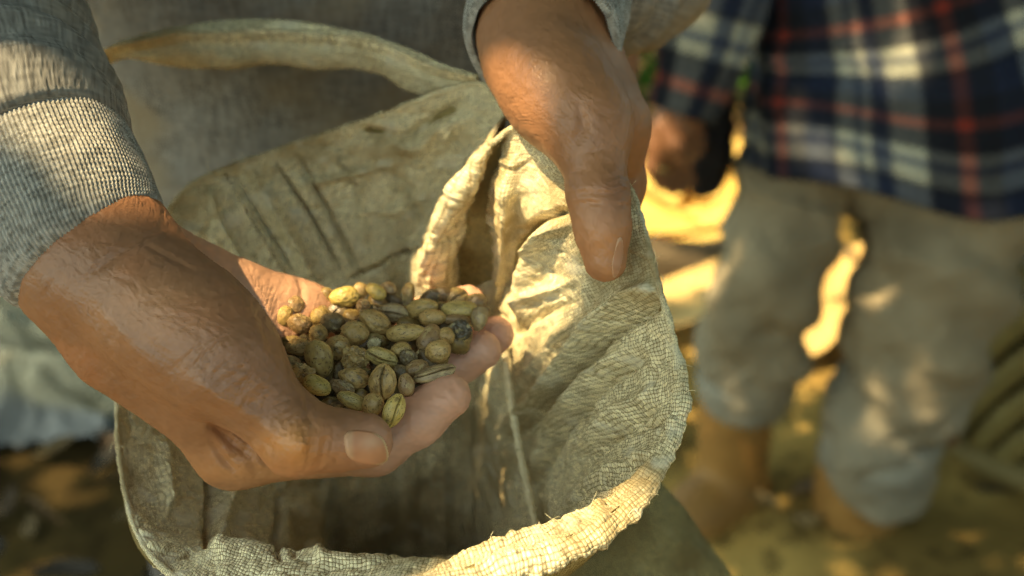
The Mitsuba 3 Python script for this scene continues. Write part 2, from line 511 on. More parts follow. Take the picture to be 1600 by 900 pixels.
for i in range(5):
    cB.append(([(950 + 3 * i, 278 + i * 11), (972, 272 + i * 12), (988, 280 + i * 10)], 3.5, .0006))



def box(h, cut):
    q = np.array([x[0] for bone in h.palm[:cut] for x in bone] + [x[0] for c in h.fing for x in c])
    return q.min(0) - .032, q.max(0) + .032


cA += [([(448, 688), (470, 693), (482, 694)], 24, -.0024), ([(300, 590), (360, 628), (430, 668)], 13, -.0012), ([(322, 636), (372, 668), (430, 706)], 11, .0012), ([(70, 470), (150, 560), (240, 640)], 16, .0010), ([(150, 470), (210, 540), (290, 610)], 12, -.0008), ([(500, 700), (540, 668), (545, 660)], 7, .0005)]
vA, fA, colA = finish_hand(handA, *box(handA, 6), .00068, cA, tintA)
vB, fB, colB = finish_hand(handB, *box(handB, 6), .0010, cB, tintB)

# ---- the rest of the body: forearms run up inside the sleeves to the shoulders, neck and head above the picture
SH_A, SH_B = np.array([-.245, .67, 1.37]), np.array([.105, .70, 1.37])
EL_A, EL_B = P(-90, -230, .47), P(1010, -330, .58)


def body_sdf(p):
    d = rcone(p, np.array([-.08, .68, .80]), np.array([-.08, .69, 1.25]), .115, .12)
    for s_ in (-1, 1):
        d = smin(d, rcone(p, np.array([-.08 + s_ * .06, .68, .82]), np.array([-.08 + s_ * .075, .69, 1.30]), .095, .10), .05)
    for a, b, ra, rb in ((SH_A, EL_A, .05, .04), (EL_A, P(52, 240, .355), .035, .0265), (SH_B, EL_B, .05, .04), (EL_B, P(884, -120, .47), .035, .0265),
                         (np.array([-.08, .69, 1.32]), SH_A, .07, .055), (np.array([-.08, .69, 1.32]), SH_B, .07, .055), (np.array([-.08, .69, 1.34]), np.array([-.08, .67, 1.50]), .056, .052)):
        d = smin(d, rcone(p, a, b, ra, rb), .04)
    d = smin(d, ellips(p, np.array([-.08, .655, 1.585]), np.eye(3), (.074, .092, .112)), .03)
    d = smin(d, ellips(p, np.array([-.08, .60, 1.53]), np.eye(3), (.05, .05, .05)), .03)
    d = smin(d, rcone(p, np.array([-.08, .563, 1.595]), np.array([-.08, .548, 1.565]), .008, .013), .012)
    for s_ in (-1, 1):
        d = smin(d, ellips(p, np.array([-.08 + s_ * .077, .665, 1.575]), np.eye(3), (.010, .018, .03)), .006)
        d = -smin(-d, ellips(p, np.array([-.08 + s_ * .03, .565, 1.60]), np.eye(3), (.015, .012, .01)), .01)
        d = smin(d, ellips(p, np.array([-.08 + s_ * .03, .578, 1.60]), np.eye(3), (.012, .012, .011)), .002)
    d = -smin(-d, ellips(p, np.array([-.08, .556, 1.535]), np.eye(3), (.022, .010, .003)), .006)
    return d


vC, fC = mesh_sdf(body_sdf, (-.36, .45, .66), (.24, .84, 1.74), .006)
colC = np.tile(DORS, (len(vC), 1)) * (1 + 0.3 * (meshkit.fbm(vC * 60, 3) - .5))[:, None]
add('person__body', join((vA, fA), (vB, fB), (vC, fC)), 'skin', True, color=np.vstack([colA, colB, colC]))
labels['person'] = {'label': 'person in a grey sweatshirt cupping coffee beans over the open sack', 'category': 'person'}


def nail(h, outline, centre, d0, thick, tint, key='person__fingernail'):
    """a thin curved plate lying on the finger; outline: a function angle -> pixel"""
    na, nr = 72, 18
    a = np.linspace(0, 2 * np.pi, na, endpoint=False)
    o = np.array([outline(x) for x in a])
    rr = np.linspace(0.02, 1, nr)
    q = centre + rr[:, None, None] * (o - centre)
    q = q.reshape(-1, 2)
    s0 = h.trace(q[:, 0], q[:, 1], d0)
    e = 1e-4
    n = unit(np.stack([h(s0 + e * np.eye(3)[k]) - h(s0 - e * np.eye(3)[k]) for k in range(3)], 1))
    r = np.repeat(rr, na)
    v = s0 + n * (thick * (1 - np.clip((r - .80) / .20, 0, 1) ** 2 * 1.8))[:, None]
    f = grid_faces(nr, na, True)
    c0 = len(v)
    v = np.vstack([v, v[:na].mean(0)])
    j = np.arange(na)
    f = np.vstack([f, np.c_[np.full(na, c0), (j + 1) % na, j]])
    if (vnormals(v, f)[:c0] * n).sum() < 0:
        f = f[:, ::-1]
    col = np.clip(tint(np.vstack([q, centre]), np.r_[r, 0]), 0, 1)
    add(key, (v, f), 'nail_plate', True, color=col)


def oA(a):
    x, y = math.cos(a), math.sin(a)
    k = (abs(x) ** 2.9 + abs(y) ** 2.9) ** (-1 / 2.9)
    x, y = x * k, y * k
    return np.array([572 + 35.5 * x + 5 * y + 1.5 * x * y, 699 + 28 * y + 3.5 * x])


def tA(q, r):
    c = np.tile([.42, .19, .095], (len(q), 1))
    c = blend(c, np.array([.50, .31, .19]), np.exp(-((q[:, 0] - 580) / 16) ** 2 - ((q[:, 1] - 690) / 10) ** 2) * .5)
    c = blend(c, np.array([.60, .44, .26]), sstep(0.76, 0.86, r) * sstep(578, 600, q[:, 0]) * .95)
    c = blend(c, np.array([.50, .33, .20]), sstep(556, 545, q[:, 0]) * .5)
    return blend(c, np.array([.14, .06, .025]), sstep(.93, .99, r) * .9)


nail(handA, oA, np.array([572., 699.]), .30, .0007, tA)


def oB(a):
    x, y = math.cos(a), math.sin(a)
    return np.array([965.0 + 8.0 * x - .16 * 32 * y, 403 + 33 * y])


nail(handB, oB, np.array([964.5, 403.]), .33, .00032, lambda q, r: blend(np.tile([.38, .19, .105], (len(q), 1)), np.array([.42, .235, .135]), sstep(.75, .9, r)))

# ---- sweatshirt
def folds(a, t, p, amp=.008, f=22):
    return (meshkit.fbm(p.reshape(-1, 3) * f, 3, 4).reshape(a.shape) - .5) * amp * 2


ya = np.linspace(.72, 1.36, 8)
tor = [[-.108 + .03 * sstep(1.08, 1.3, z), .675, z] for i, z in enumerate(ya)]
rw = [.165, .170, .166, .168, .180, .20, .215, .15]; rd = [.125, .128, .128, .126, .125, .125, .11, .07]
(tv, tf), tuv = tube(tor, rw, rd, R, 220, 300, lambda a, t, p: folds(a, t, p, .014, 9) + folds(a, t, p, .004, 30))
add('person__sweatshirt', (tv, tf), 'sweat_knit', True, uv=tuv)


def sleeve(path, r1, r2, amp, key):
    def dsp(a, t, p):
        L = t.max()
        w = sstep(0, .03, t)
        return w * (folds(a, t, p, amp, 26) + amp * .55 * np.sin(t * 330 + 3 * np.sin(a + 1) + 2.2 * np.sin(2 * a)) * np.exp(-t / .10))
    (v, f), uv = tube(path, r1, r2, R, 160, 160, dsp)
    add(key, (v, f), 'sweat_knit', True, uv=uv)


def cuff(path, r1, r2, key, nrib=128):
    """ribbed knit: ribs run along the arm; both ends turn inwards"""
    ln = np.linalg.norm(np.diff(np.array(path), axis=0), axis=1).sum()

    def dsp(a, t, p):
        rib = .00036 * np.cos(a * nrib)
        row = (.00012) * np.cos(t / .0016 * 2 * np.pi)
        roll = -.0035 * (1 - np.sqrt(np.clip(1 - (1 - np.clip(t / .004, 0, 1)) ** 2, 0, 1)))
        return rib + row + roll + folds(a, t, p, .0022, 40)
    (v, f), uv = tube(path, r1, r2, R, 150, nrib * 5, dsp, caps=False)
    # inner side, a little smaller, so that the opening has a thickness
    def dsp2(a, t, p):
        return -.0035 + .0003 * np.cos(a * nrib) + folds(a, t, p, .0022, 40)
    (v2, f2), uv2 = tube(path, r1, r2, R, 12, nrib * 2, dsp2, caps=False)
    add(key, join((v, f), (v2, f2)), 'rib_knit', True, uv=np.vstack([uv, uv2]))


cA0, cA1 = P(146, 404, .3365), P(58, 248, .348)
sA = [cA1 + (cA0 - cA1) * .10, P(44, 225, .352), P(-4, 140, .372), P(-52, 20, .40), EL_A, (EL_A + SH_A) / 2, SH_A]
cuff([cA0, P(120, 368, .338), P(90, 312, .342), cA1], [.0272, .0290, .0300, .0300], [.029, .0305, .031, .031], 'person__sleeve__cuff')
sleeve(sA, [.0305, .0345, .0385, .043, .058, .066, .062], [.032, .037, .041, .045, .058, .064, .06], .005, 'person__sleeve')
cB0, cB1 = P(846, 68, .399), P(872, -85, .448)
sB = [cB1 + (cB0 - cB1) * .1, P(915, -90, .47), P(960, -170, .51), EL_B, (EL_B + SH_B) / 2, SH_B]
cuff([cB0, (cB0 + cB1) / 2, cB1], [.0298, .032, .033], [.0305, .033, .033], 'person__sleeve_001__cuff')
sleeve([P(868, -45, .442), P(905, -70, .468), P(945, -110, .50), EL_B, (EL_B + SH_B) / 2, SH_B], [.033, .050, .058, .062, .066, .062], [.033, .048, .056, .06, .064, .06], .007, 'person__sleeve_001')
# ---- trousers, boots and hair: behind the sack and above the picture
vt = []
for s_ in (-1, 1):
    (v, f), _ = tube([[-.105 + s_ * .045, .69, .86], [-.105 + s_ * .085, .69, .70], [-.105 + s_ * .10, .68, .42], [-.105 + s_ * .10, .70, .12]], [.11, .10, .085, .08], [.115, .105, .085, .075], R, 60, 60, lambda a, t, p: folds(a, t, p, .012, 14))
    vt.append((v, f))
tv2, tf2 = join(*vt)
add('person__trousers', (tv2, tf2), 'vcol', True, color=np.tile([.09, .085, .08], (len(tv2), 1)))


def boot_mesh(ankle, toe, top, r, sole):
    """one rubber boot: shaft, foot with a round toe, flat sole"""
    an, to = np.asarray(ankle, float), np.asarray(toe, float)
    d = unit(to - an)

    def sd(p):
        s_ = rcone(p, an + [0, 0, .03], np.asarray(top, float), r * .92, r)
        s_ = smin(s_, rcone(p, an + [0, 0, .0] - d * .025, an + d * .09, r * .86, r * .84), .03)
        s_ = smin(s_, rcone(p, an + d * .07 + [0, 0, -.012], to + [0, 0, -.012], r * .80, r * .66), .03)
        return np.maximum(s_, (an[2] - sole) - p[:, 2])
    pts = np.array([an, to, top])
    return mesh_sdf(sd, pts.min(0) - r - .05, pts.max(0) + [r + .04, r + .04, -.005], .006)


for i, s_ in enumerate((-1, 1)):
    bv, bf = boot_mesh([-.105 + s_ * .10, .70, .07], [-.105 + s_ * .13, .53, .05], [-.105 + s_ * .10, .70, .30], .055, .075)
    add('person__boot', (bv, bf), 'vcol', True, color=np.tile([.05, .045, .04], (len(bv), 1)))
hv, hf = mesh_sdf(lambda p: np.maximum(ellips(p, np.array([-.08, .668, 1.60]), np.eye(3), (.083, .098, .112)), .0 + (1.585 + (.665 - p[:, 1]) * .55 - p[:, 2])), (-.17, .53, 1.45), (.05, .80, 1.75), .006)
hv = hv + vnormals(hv, hf) * ((meshkit.noise(hv * [260, 90, 90]) - .5) * .006)[:, None]
add('person__hair', (hv, hf), 'vcol', True, color=np.tile([.015, .012, .01], (len(hv), 1)))
# ================================================================== THE SACK
# columns of the inner side, from the rim down into the sack, read off the photograph as (px, py, depth); they go round the mouth
COLS = [
    [(860, 848, .3115), (846, 872, .330), (760, 905, .40), (775, 872, 0.46)],
    [(945, 806, .319), (925, 806, .340), (840, 845, .42), (782, 850, 0.46)],
    [(1008, 752, .327), (955, 762, .350), (848, 805, .425), (786, 825, 0.462)],
    [(1050, 682, .334), (970, 705, .362), (842, 770, .430), (785, 795, 0.465)],
    [(1065, 600, .340), (965, 640, .370), (830, 715, .430), (780, 765, 0.468)],
    [(1052, 522, .347), (955, 565, .376), (815, 650, .430), (774, 735, 0.472)],
    [(1030, 445, .355), (935, 492, .379), (800, 590, .430), (766, 708, 0.476)],
    [(1014, 385, .362), (920, 428, .380), (793, 540, .432), (758, 692, 0.48)],
    [(997, 322, .370), (885, 380, .382), (790, 490, .436), (750, 682, 0.483)],
    [(960, 262, .376), (862, 335, .384), (796, 450, .438), (742, 678, 0.485)],
    [(893, 236, .380), (838, 318, .392), (800, 440, .440), (735, 676, 0.486)],
    [(862, 203, .384), (822, 285, .394), (790, 430, .440), (728, 675, 0.487)],
    [(828, 194, .388), (795, 285, .398), (775, 430, .442), (720, 674, 0.488)],
    [(800, 199, .391), (768, 300, .412), (752, 430, .452), (710, 674, 0.489)],
    [(787, 206, .393), (748, 330, .448), (728, 445, .478), (700, 674, 0.49)],
    [(778, 215, .394), (730, 335, .424), (705, 450, .440), (690, 674, 0.49)],
    [(770, 220, .396), (704, 345, .412), (668, 455, .426), (675, 676, 0.49)],
    [(766, 218, .402), (684, 340, .420), (640, 450, .436), (660, 678, 0.49)],
    [(775, 200, .412), (686, 325, .445), (640, 440, .470), (645, 682, 0.49)],
    [(790, 178, .425), (690, 300, .462), (625, 440, .478), (630, 686, 0.49)],
    [(745, 129, .440), (655, 290, .460), (600, 440, .472), (615, 690, 0.49)],
    [(650, 156, .448), (590, 300, .463), (560, 440, .474), (600, 696, 0.49)],
    [(560, 190, .454), (520, 320, .466), (500, 460, .474), (585, 704, 0.49)],
    [(480, 217, .458), (455, 350, .466), (440, 480, .470), (570, 714, 0.488)],
    [(400, 244, .459), (395, 370, .463), (390, 510, .465), (556, 726, 0.486)],
    [(335, 268, .457), (335, 400, .458), (345, 540, .458), (544, 738, 0.484)],
    [(284, 300, .452), (290, 430, .452), (310, 580, .452), (532, 752, 0.482)],
    [(225, 400, .443), (250, 520, .445), (300, 640, .447), (522, 766, 0.48)],
    [(190, 540, .428), (232, 620, .432), (310, 700, .442), (512, 782, 0.477)],
    [(182, 640, .412), (240, 690, .420), (340, 750, .436), (505, 800, 0.474)],
    [(190, 740, .392), (252, 765, .402), (370, 790, .430), (500, 820, 0.47)],
    [(214, 832, .368), (262, 826, .384), (400, 825, .425), (500, 842, 0.467)],
    [(268, 898, .342), (312, 852, .362), (420, 862, .415), (508, 862, 0.464)],
    [(345, 932, .322), (380, 862, .340), (470, 890, .41), (530, 878, 0.46)],
    [(455, 940, .310), (500, 867, .328), (560, 905, .405), (570, 890, 0.458)],
    [(575, 926, .303), (620, 872, .320), (620, 905, .40), (625, 895, 0.456)],
    [(680, 900, .302), (706, 880, .316), (680, 905, .395), (690, 892, 0.456)],
    [(770, 872, .306), (774, 880, .321), (720, 905, .395), (740, 884, 0.457)],
]
RIM = np.array([P(*c[0]) for c in COLS])
NC = len(COLS)


def periodic(x, n):
    """closed Akima curve through the rows of x, n samples, by chord length of the first three columns"""
    x = np.asarray(x, float)
    k = len(x)
    ch = np.linalg.norm(np.roll(RIM, -1, 0) - RIM, axis=1) ** .8 + .004
    s = np.r_[0, np.cumsum(ch)]
    L = s[-1]
    ss = np.r_[s[:-1] - L, s[:-1], s[:-1] + L]
    return Akima1DInterpolator(ss, np.vstack([x, x, x]))(np.linspace(0, L, n, endpoint=False))


NU, NV = 960, 220
rows = [np.array([P(*c[k]) for c in COLS]) for k in range(4)]
cen = rows[0].mean(0)
base = np.array([.02, .36])                         # where the sack stands on the ground
ang = np.arctan2(*(rows[0][:, :2] - cen[:2]).T[::-1])
ang = np.unwrap(ang)
ang = np.linspace(ang[0], ang[0] + (2 * np.pi if ang[-1] > ang[0] else -2 * np.pi), NC, endpoint=False)


def ring(r, z, c=base):
    return np.c_[c[0] + r * np.cos(ang), c[1] + r * .9 * np.sin(ang), np.full(NC, z)]


pit = rows[3].copy()
deep = rows[3] + [0, 0, -.30]
deep[:, :2] = deep[:, :2].mean(0) + (deep[:, :2] - deep[:, :2].mean(0)) * .9
ctrl = np.stack([periodic(r, NU) for r in rows + [deep, np.repeat(deep.mean(0)[None], NC, 0) + [0, 0, -.03]]])
sv = np.array([0, .22, .50, .72, .97, 1.0])
inner = PchipInterpolator(sv, ctrl, axis=0)(np.linspace(0, 1, NV) ** 1.15)
# outer side: a thin cloth behind the inner one, then the filled belly of the sack down to the ground
outd = unit(np.c_[(rows[0] - cen)[:, :2], np.zeros(NC)])
from scipy.ndimage import gaussian_filter1d


def behind(t, off, down, sig):
    """a row of the inner cloth, set back from it and evened out"""
    k = int(t * (NV - 1))
    n = vnormals(inner.reshape(-1, 3), grid_faces(NV, NU, True)).reshape(NV, NU, 3)[k]
    if (n * (cen - inner[k])).sum() < 0:
        n = -n
    return gaussian_filter1d(inner[k] - gaussian_filter1d(n, 12, axis=0, mode='wrap') * off, sig, axis=0, mode='wrap') + [0, 0, -down]


o4 = ring(.125, .80, np.array([.005, .36])); o5 = ring(.155, .66); o6 = ring(.19, .42); o7 = ring(.20, .16); o8 = ring(.17, .015); o9 = ring(.01, .01)
octrl = np.stack([ctrl[0], behind(.02, .002, .001, 2), behind(.10, .006, .002, 10), behind(.30, .010, .004, 22), behind(.48, .016, .02, 40)] + [periodic(r, NU) for r in (o4, o5, o6, o7, o8, o9)])
outer = PchipInterpolator([0, .02, .08, .16, .25, .38, .50, .66, .85, .96, 1.0], octrl, axis=0)(np.linspace(0, 1, 90)[1:] ** 1.3)


def arc_uv(g):
    w = np.linalg.norm(np.diff(g, axis=0), axis=2)
    vv = np.vstack([np.zeros(NU), np.cumsum(w, 0)])
    per = np.linalg.norm(np.diff(np.vstack([RIMS, RIMS[:1]]), axis=0), axis=1)
    uu = np.r_[0, np.cumsum(per)[:-1]]
    return np.stack([np.broadcast_to(uu, vv.shape), vv], -1)


RIMS = ctrl[0]
iv = inner.reshape(-1, 3); If = grid_faces(NV, NU, True)
nI = vnormals(iv, If)
if (nI.reshape(NV, NU, 3)[60] * (cen - inner[60])).sum() < 0:
    nI, If = -nI, If[:, ::-1]
q, dpt = PX(iv)
t01 = np.repeat(np.linspace(0, 1, NV), NU)
disp = np.zeros(len(iv))
RIDGES = [  # (points, half-width px, height m): folds in the cloth
    ([(1030, 446), (985, 462), (930, 512), (865, 590), (795, 668)], 17, .0042), ([(1030, 470), (950, 530), (880, 604), (805, 692)], 11, -.0036),
    ([(985, 545), (925, 585), (870, 650), (828, 740)], 15, .0028), ([(1000, 562), (935, 605), (880, 672), (836, 760)], 10, -.0028),
    ([(1020, 610), (950, 655), (895, 720)], 14, .0022), ([(1030, 635), (955, 680), (900, 745)], 9, -.0020),
    ([(960, 480), (880, 520), (815, 590)], 14, .0018), ([(905, 470), (850, 490), (808, 520)], 10, -.0014), ([(900, 440), (850, 455), (810, 475)], 12, .0016),
    ([(1045, 700), (960, 735), (880, 790)], 9, .0016), ([(1040, 722), (950, 762), (870, 812)], 7, -.0018), ([(1010, 755), (930, 790), (866, 822)], 8, .0014),
    ([(1055, 655), (1000, 668), (920, 700)], 8, -.0016),
    ([(880, 330), (850, 338), (826, 358), (812, 392), (806, 440), (800, 490)], 8, -.0065), ([(892, 352), (856, 362), (838, 392), (828, 440), (820, 500)], 13, .0038),
    ([(800, 262), (790, 330), (786, 420), (780, 480)], 14, .003),
    ([(760, 235), (700, 330), (650, 440)], 12, .002),
    ([(366, 276), (412, 350), (462, 428)], 6, -.0016), ([(392, 268), (440, 345), (492, 432)], 15, .0030), ([(428, 256), (480, 330), (530, 420)], 5, -.0012), ([(462, 246), (505, 320), (558, 428)], 5, -.0014),
    ([(470, 290), (560, 270), (640, 250)], 9, .0016), ([(545, 436), (600, 412), (660, 380)], 5, -.0018), ([(520, 235), (560, 290), (570, 380)], 8, .0012),
    ([(600, 200), (650, 230), (740, 180)], 22, .003), ([(560, 205), (640, 215), (720, 160)], 14, -.003), ([(330, 300), (345, 350), (380, 410)], 6, .0015),
    ([(585, 260), (640, 300), (660, 350)], 12, -.002), ([(570, 330), (620, 330), (660, 310)], 12, .0018),
    ([(322, 690), (330, 770), (322, 850)], 7, -.0034), ([(345, 690), (352, 770), (345, 850)], 16, .003), ([(438, 770), (434, 860)], 9, -.003), ([(470, 770), (500, 860)], 12, .002), ([(250, 690), (262, 800)], 14, .0022),
]
for pts, w, hgt in RIDGES:
    w = w * .66
    dist, t = polyline_dist(q, pts)
    m = dist < w * 3
    disp[m] += 2.5 * hgt * np.exp(-(dist[m] / w) ** 2) * (np.sin(np.pi * np.clip(t[m], .02, .98)) ** .4)
disp += (meshkit.fbm(iv * 55, 3, 2) - .5) * .006 + (meshkit.fbm(iv * 190, 3, 6) - .5) * .0026
for f_, a_, sd_ in ((34, .0012, 61), (70, .0006, 62), (48, .0008, 63)):      # sharp creases of stiff plastic cloth
    disp -= a_ * sstep(.045, 0, np.abs(meshkit.fbm(iv * f_, 2, sd_) - .5))
disp *= sstep(0, .06, t01)
iv = iv + nI * disp[:, None]
# the rim itself is a rolled, slightly frayed hem: lift the first rows into a bead
ov = outer.reshape(-1, 3)
of = grid_faces(len(outer) + 1, NU, True)
allv = np.vstack([inner[:1].reshape(-1, 3), ov])
nO = vnormals(allv, of)
g = allv.reshape(-1, NU, 3); no = nO.reshape(-1, NU, 3)
if (no[40] * (g[40] - g[40].mean(0))).sum() < 0:
    nO, of = -nO, of[:, ::-1]
tO = np.repeat(np.linspace(0, 1, len(outer) + 1), NU)
allv = allv + nO * (((meshkit.fbm(allv * 24, 3, 12) - .5) * .03 + (meshkit.fbm(allv * np.array([60, 60, 14]), 3, 14) - .5) * .012) * sstep(.30, .6, tO))[:, None]
allv[:, 2] = np.maximum(allv[:, 2], .004)
uvI, uvO = arc_uv(inner).reshape(-1, 2), arc_uv(np.vstack([inner[:1], outer])).reshape(-1, 2)
add('woven_sack__inside', (iv, If), 'woven_poly', True, uv=uvI)
add('woven_sack__outside', (allv, of), 'woven_poly_shaded', True, uv=uvO)
labels['woven_sack'] = {'label': 'pale woven plastic sack with its wide mouth held open', 'category': 'sack'}


def rope(pts, rad, n, nu, bump, key, m, colr=None, seed=0):
    p = nsmooth(pts, n)
    rr = rad * (1 + bump * (meshkit.fbm(p * 400, 3, seed) - .5) * 2)
    (v, f), uv = tube(p, rr[:], rr[:], [.3, -.5, .8], n, nu, lambda a, t, x: (meshkit.fbm(x.reshape(-1, 3) * 700, 2, seed).reshape(a.shape) - .5) * rad * bump * 1.4)
    return (v, f), uv


# folded hem along the rim, thick and crumpled at the front, thin at the left
hp = np.vstack([ctrl[0][k:k + 1] for k in range(0, NU, 4)])
qh, _ = PX(hp)
th = .0011 + .0030 * np.exp(-((qh[:, 0] - 830) / 150) ** 2) * (qh[:, 1] > 600) + .0007 * (qh[:, 1] > 560) * (qh[:, 0] > 900)
hp = np.vstack([hp, hp[:1]]); th = np.r_[th, th[:1]]
nh = 1500
c = Akima1DInterpolator(np.arange(len(hp)), np.c_[hp, th])(np.linspace(0, len(hp) - 1, nh))
tg = unit(np.gradient(c[:, :3], axis=0)); upv = unit(np.array([0, -.3, 1.0]) - (tg @ np.array([0, -.3, 1.0]))[:, None] * tg); sd = np.cross(tg, upv)
nu = 20
aa = np.arange(nu) * 2 * np.pi / nu
dd = np.cos(aa)[None, :, None] * upv[:, None] + np.sin(aa)[None, :, None] * sd[:, None]
rr = c[:, 3][:, None]
flat = sstep(.0014, .003, c[:, 3])[:, None]
kx = (np.cos(aa)[None] * (1 - .35 * flat))[..., None] * upv[:, None] + (np.sin(aa)[None] * (1 + .9 * flat))[..., None] * sd[:, None]
x = c[:, None, :3] + kx * rr[..., None] - upv[:, None] * (rr * .55)[..., None]
x = x + dd * (((meshkit.fbm(x.reshape(-1, 3) * 260, 3, 31) - .5).reshape(nh, nu) * rr * 1.3 + (np.abs(meshkit.fbm(x.reshape(-1, 3) * 700, 2, 33) - .5).reshape(nh, nu)) * rr * .5)[..., None])
add('woven_sack__hem', (x.reshape(-1, 3), grid_faces(nh, nu, False).tolist() and join((x.reshape(-1, 3), grid_faces(nh, nu, True)))[1]), 'woven_poly', True,
    uv=np.stack(np.meshgrid(np.arange(nu) * .0013, np.r_[0, np.cumsum(np.linalg.norm(np.diff(c[:, :3], axis=0), axis=1))]), -1).reshape(-1, 2))
# cord sewn down the side seam, inside
(v, f), uv = rope([P(787, 535, .424), P(794, 600, .424), P(805, 665, .425), P(815, 720, .426), P(826, 770, .426), P(836, 815, .424), P(842, 850, .42)], np.full(7, .0016)[:, None].repeat(1, 1)[0, 0], 260, 14, .45, 'x', 'x')
mat('cord', {'type': 'principled', 'base_color': rgb(.74, .64, .40), 'roughness': .7})
add('woven_sack__seam_cord', (v, f), 'cord', True, label='pale frayed cord down the inside seam')
# stitched seams on the back panel
sv_, sf_ = [], []
for pts, nst in (([(431, 256), (482, 330), (534, 422)], 26), ([(470, 246), (512, 320), (566, 428)], 26), ([(548, 434), (602, 410), (662, 378)], 16), ([(352, 272), (398, 350), (446, 428)], 24), ([(330, 264), (400, 238), (480, 212), (560, 186), (650, 153)], 40)):
    nn = nsmooth(np.c_[np.array(pts, float), np.zeros(len(pts))], nst * 2)[:, :2]
    tree_q = q.reshape(NV, NU, 2)
    for i in range(nst):
        a_, b_ = nn[2 * i], nn[2 * i + 1]
        pa = []
        for z_ in (a_, b_):
            k_ = np.argmin(((q - z_) ** 2).sum(1) + ((dpt < .43) * 1e6))
            pa.append(iv[k_] + nI[k_] * .0006)
        pa = np.array(pa)
        if np.linalg.norm(pa[1] - pa[0]) < .02:
            m_ = trimesh.creation.cylinder(.0005, segment=pa, sections=6)
            sv_.append(np.array(m_.vertices)); sf_.append(np.array(m_.faces))
mat('thread', {'type': 'diffuse', 'reflectance': rgb(.20, .135, .055)})
add('woven_sack__stitching', join(*zip(sv_, sf_)), 'thread', True, kind='stuff', label='dark stitches along the seams of the back panel')
# the strap-like folded band at the back of the mouth
top = [(150, 96, .520), (200, 66, .515), (300, 38, .510), (420, 30, .500), (520, 42, .490), (600, 66, .478), (680, 98, .462), (748, 126, .445)]
bot = [(152, 102, .518), (205, 88, .508), (300, 84, .500), (420, 82, .488), (520, 84, .478), (570, 88, .470), (660, 122, .456), (750, 134, .442)]
ft = nsmooth([P(*a) for a in top], 240); fb = nsmooth([P(*a) for a in bot], 240)
fl = nsmooth([P(a[0], a[1] + (22 if 250 < a[0] < 740 else 4), a[2] + .012) for a in bot], 240)
tk = nsmooth([P(a[0], a[1] + 6, a[2] + .018) for a in top], 240)
band = PchipInterpolator([0, .5, .8, 1], np.stack([ft, fb, fl, tk]), axis=0)(np.linspace(0, 1, 70))
mid = np.stack([ft * .5 + fb * .5])
bvv = band.reshape(-1, 3); bff = grid_faces(70, 240)
nb = vnormals(bvv, bff)
qq = np.repeat(np.linspace(0, 1, 70), 240)
bvv = bvv + nb * ((meshkit.fbm(bvv * np.array([45, 90, 90]), 2, 3) - .5) * .007 * np.sin(np.pi * qq) - .006 * np.exp(-((qq - .27) / .04) ** 2) - .004 * np.exp(-((qq - .13) / .03) ** 2) )[:, None]
uvb = np.stack(np.meshgrid(np.linspace(0, .2, 240), np.linspace(0, .05, 70)), -1).reshape(-1, 2)
add('woven_sack__folded_band', (bvv, bff), 'woven_poly', True, uv=uvb, label='folded back band of the sack mouth against the sweatshirt')

# loose fibres along the edge and from the cloth
fv, ff = [], []
for i in range(300):
    k_ = rng.integers(0, nh)
    if c[k_, 3] < .0014 and rng.random() < .75:
        continue
    p0 = x[k_, rng.integers(0, nu)]
    d0 = unit(rng.normal(0, 1, 3) + upv[k_] * .8 + tg[k_] * rng.normal(0, 1.2))
    L_ = rng.uniform(.002, .007)
    pts_ = [p0 - d0 * .0006, p0 + d0 * L_ * .5 + rng.normal(0, .0006, 3), p0 + d0 * L_ + rng.normal(0, .0014, 3)]
    (v, f), _ = tube(pts_, [.00011, .0001, .00005], [.00011, .0001, .00005], [.3, .5, .8], 5, 4)
    fv.append(v); ff.append(f)
add('woven_sack__frayed_fibre', join(*zip(fv, ff)), 'cord', False, kind='stuff', label='loose frayed fibres along the rim of the sack')
# ================================================================== THE BEANS IN THE HAND
ICO = {k: trimesh.creation.icosphere(subdivisions=k, radius=1.0) for k in (3, 4)}
TONE = dict(tan=(.43, .27, .09), olive=(.42, .275, .085), yellow=(.52, .37, .095), green=(.44, .32, .10), brown=(.28, .17, .07), grey=(.29, .20, .095), dark=(.16, .115, .055), pale=(.52, .44, .24), black=(.06, .048, .03))


def heap(px, py):
    return .3335 + (655 - py) * .00029


def bean_mesh(seed, kind, lev=4):
    """unit-size bean, x along it, +z its round back, -z its flat side with the furrow; kind: smooth, furrow, wrinkled, husk, round"""
    m = ICO[lev]
    v = np.array(m.vertices); f = np.array(m.faces)
    s = seed * 7.31
    out = v.copy()
    if kind != 'round':
        out[:, 2] = np.where(v[:, 2] < 0, v[:, 2] * .62, v[:, 2])
        e = 1 + .10 * np.sin(v[:, 0] * 1.5 + seed)
        out[:, 1] *= e
        out[:, 2] += .10 * (v[:, 0] ** 2) * (1 if seed % 2 else -.4)
        fur = np.exp(-((v[:, 1] + .10 * np.sin(v[:, 0] * 3 + seed)) / .065) ** 2) * (v[:, 2] < .1) * sstep(1.0, .80, np.abs(v[:, 0]))
        lip = np.exp(-((np.abs(v[:, 1]) - .2) / .14) ** 2) * (v[:, 2] < 0)
        out[:, 2] += fur * .34 - lip * .06
    n = unit(out)
    a = meshkit.fbm(v * 1.6 + s, 3, seed) - .5
    b = meshkit.fbm(v * 5 + s, 3, seed + 1) - .5
    r = np.abs(meshkit.fbm(v * 3.2 + s, 4, seed + 2) - .5)
    amp = dict(smooth=(.22, .05, 0), furrow=(.20, .06, .10), round=(.22, .10, .10), wrinkled=(.30, .10, .32), husk=(.55, .26, 1.15))[kind]
    out = out + n * (amp[0] * a + amp[1] * b - amp[2] * np.minimum(r, .16))[:, None]
    return out, f, v


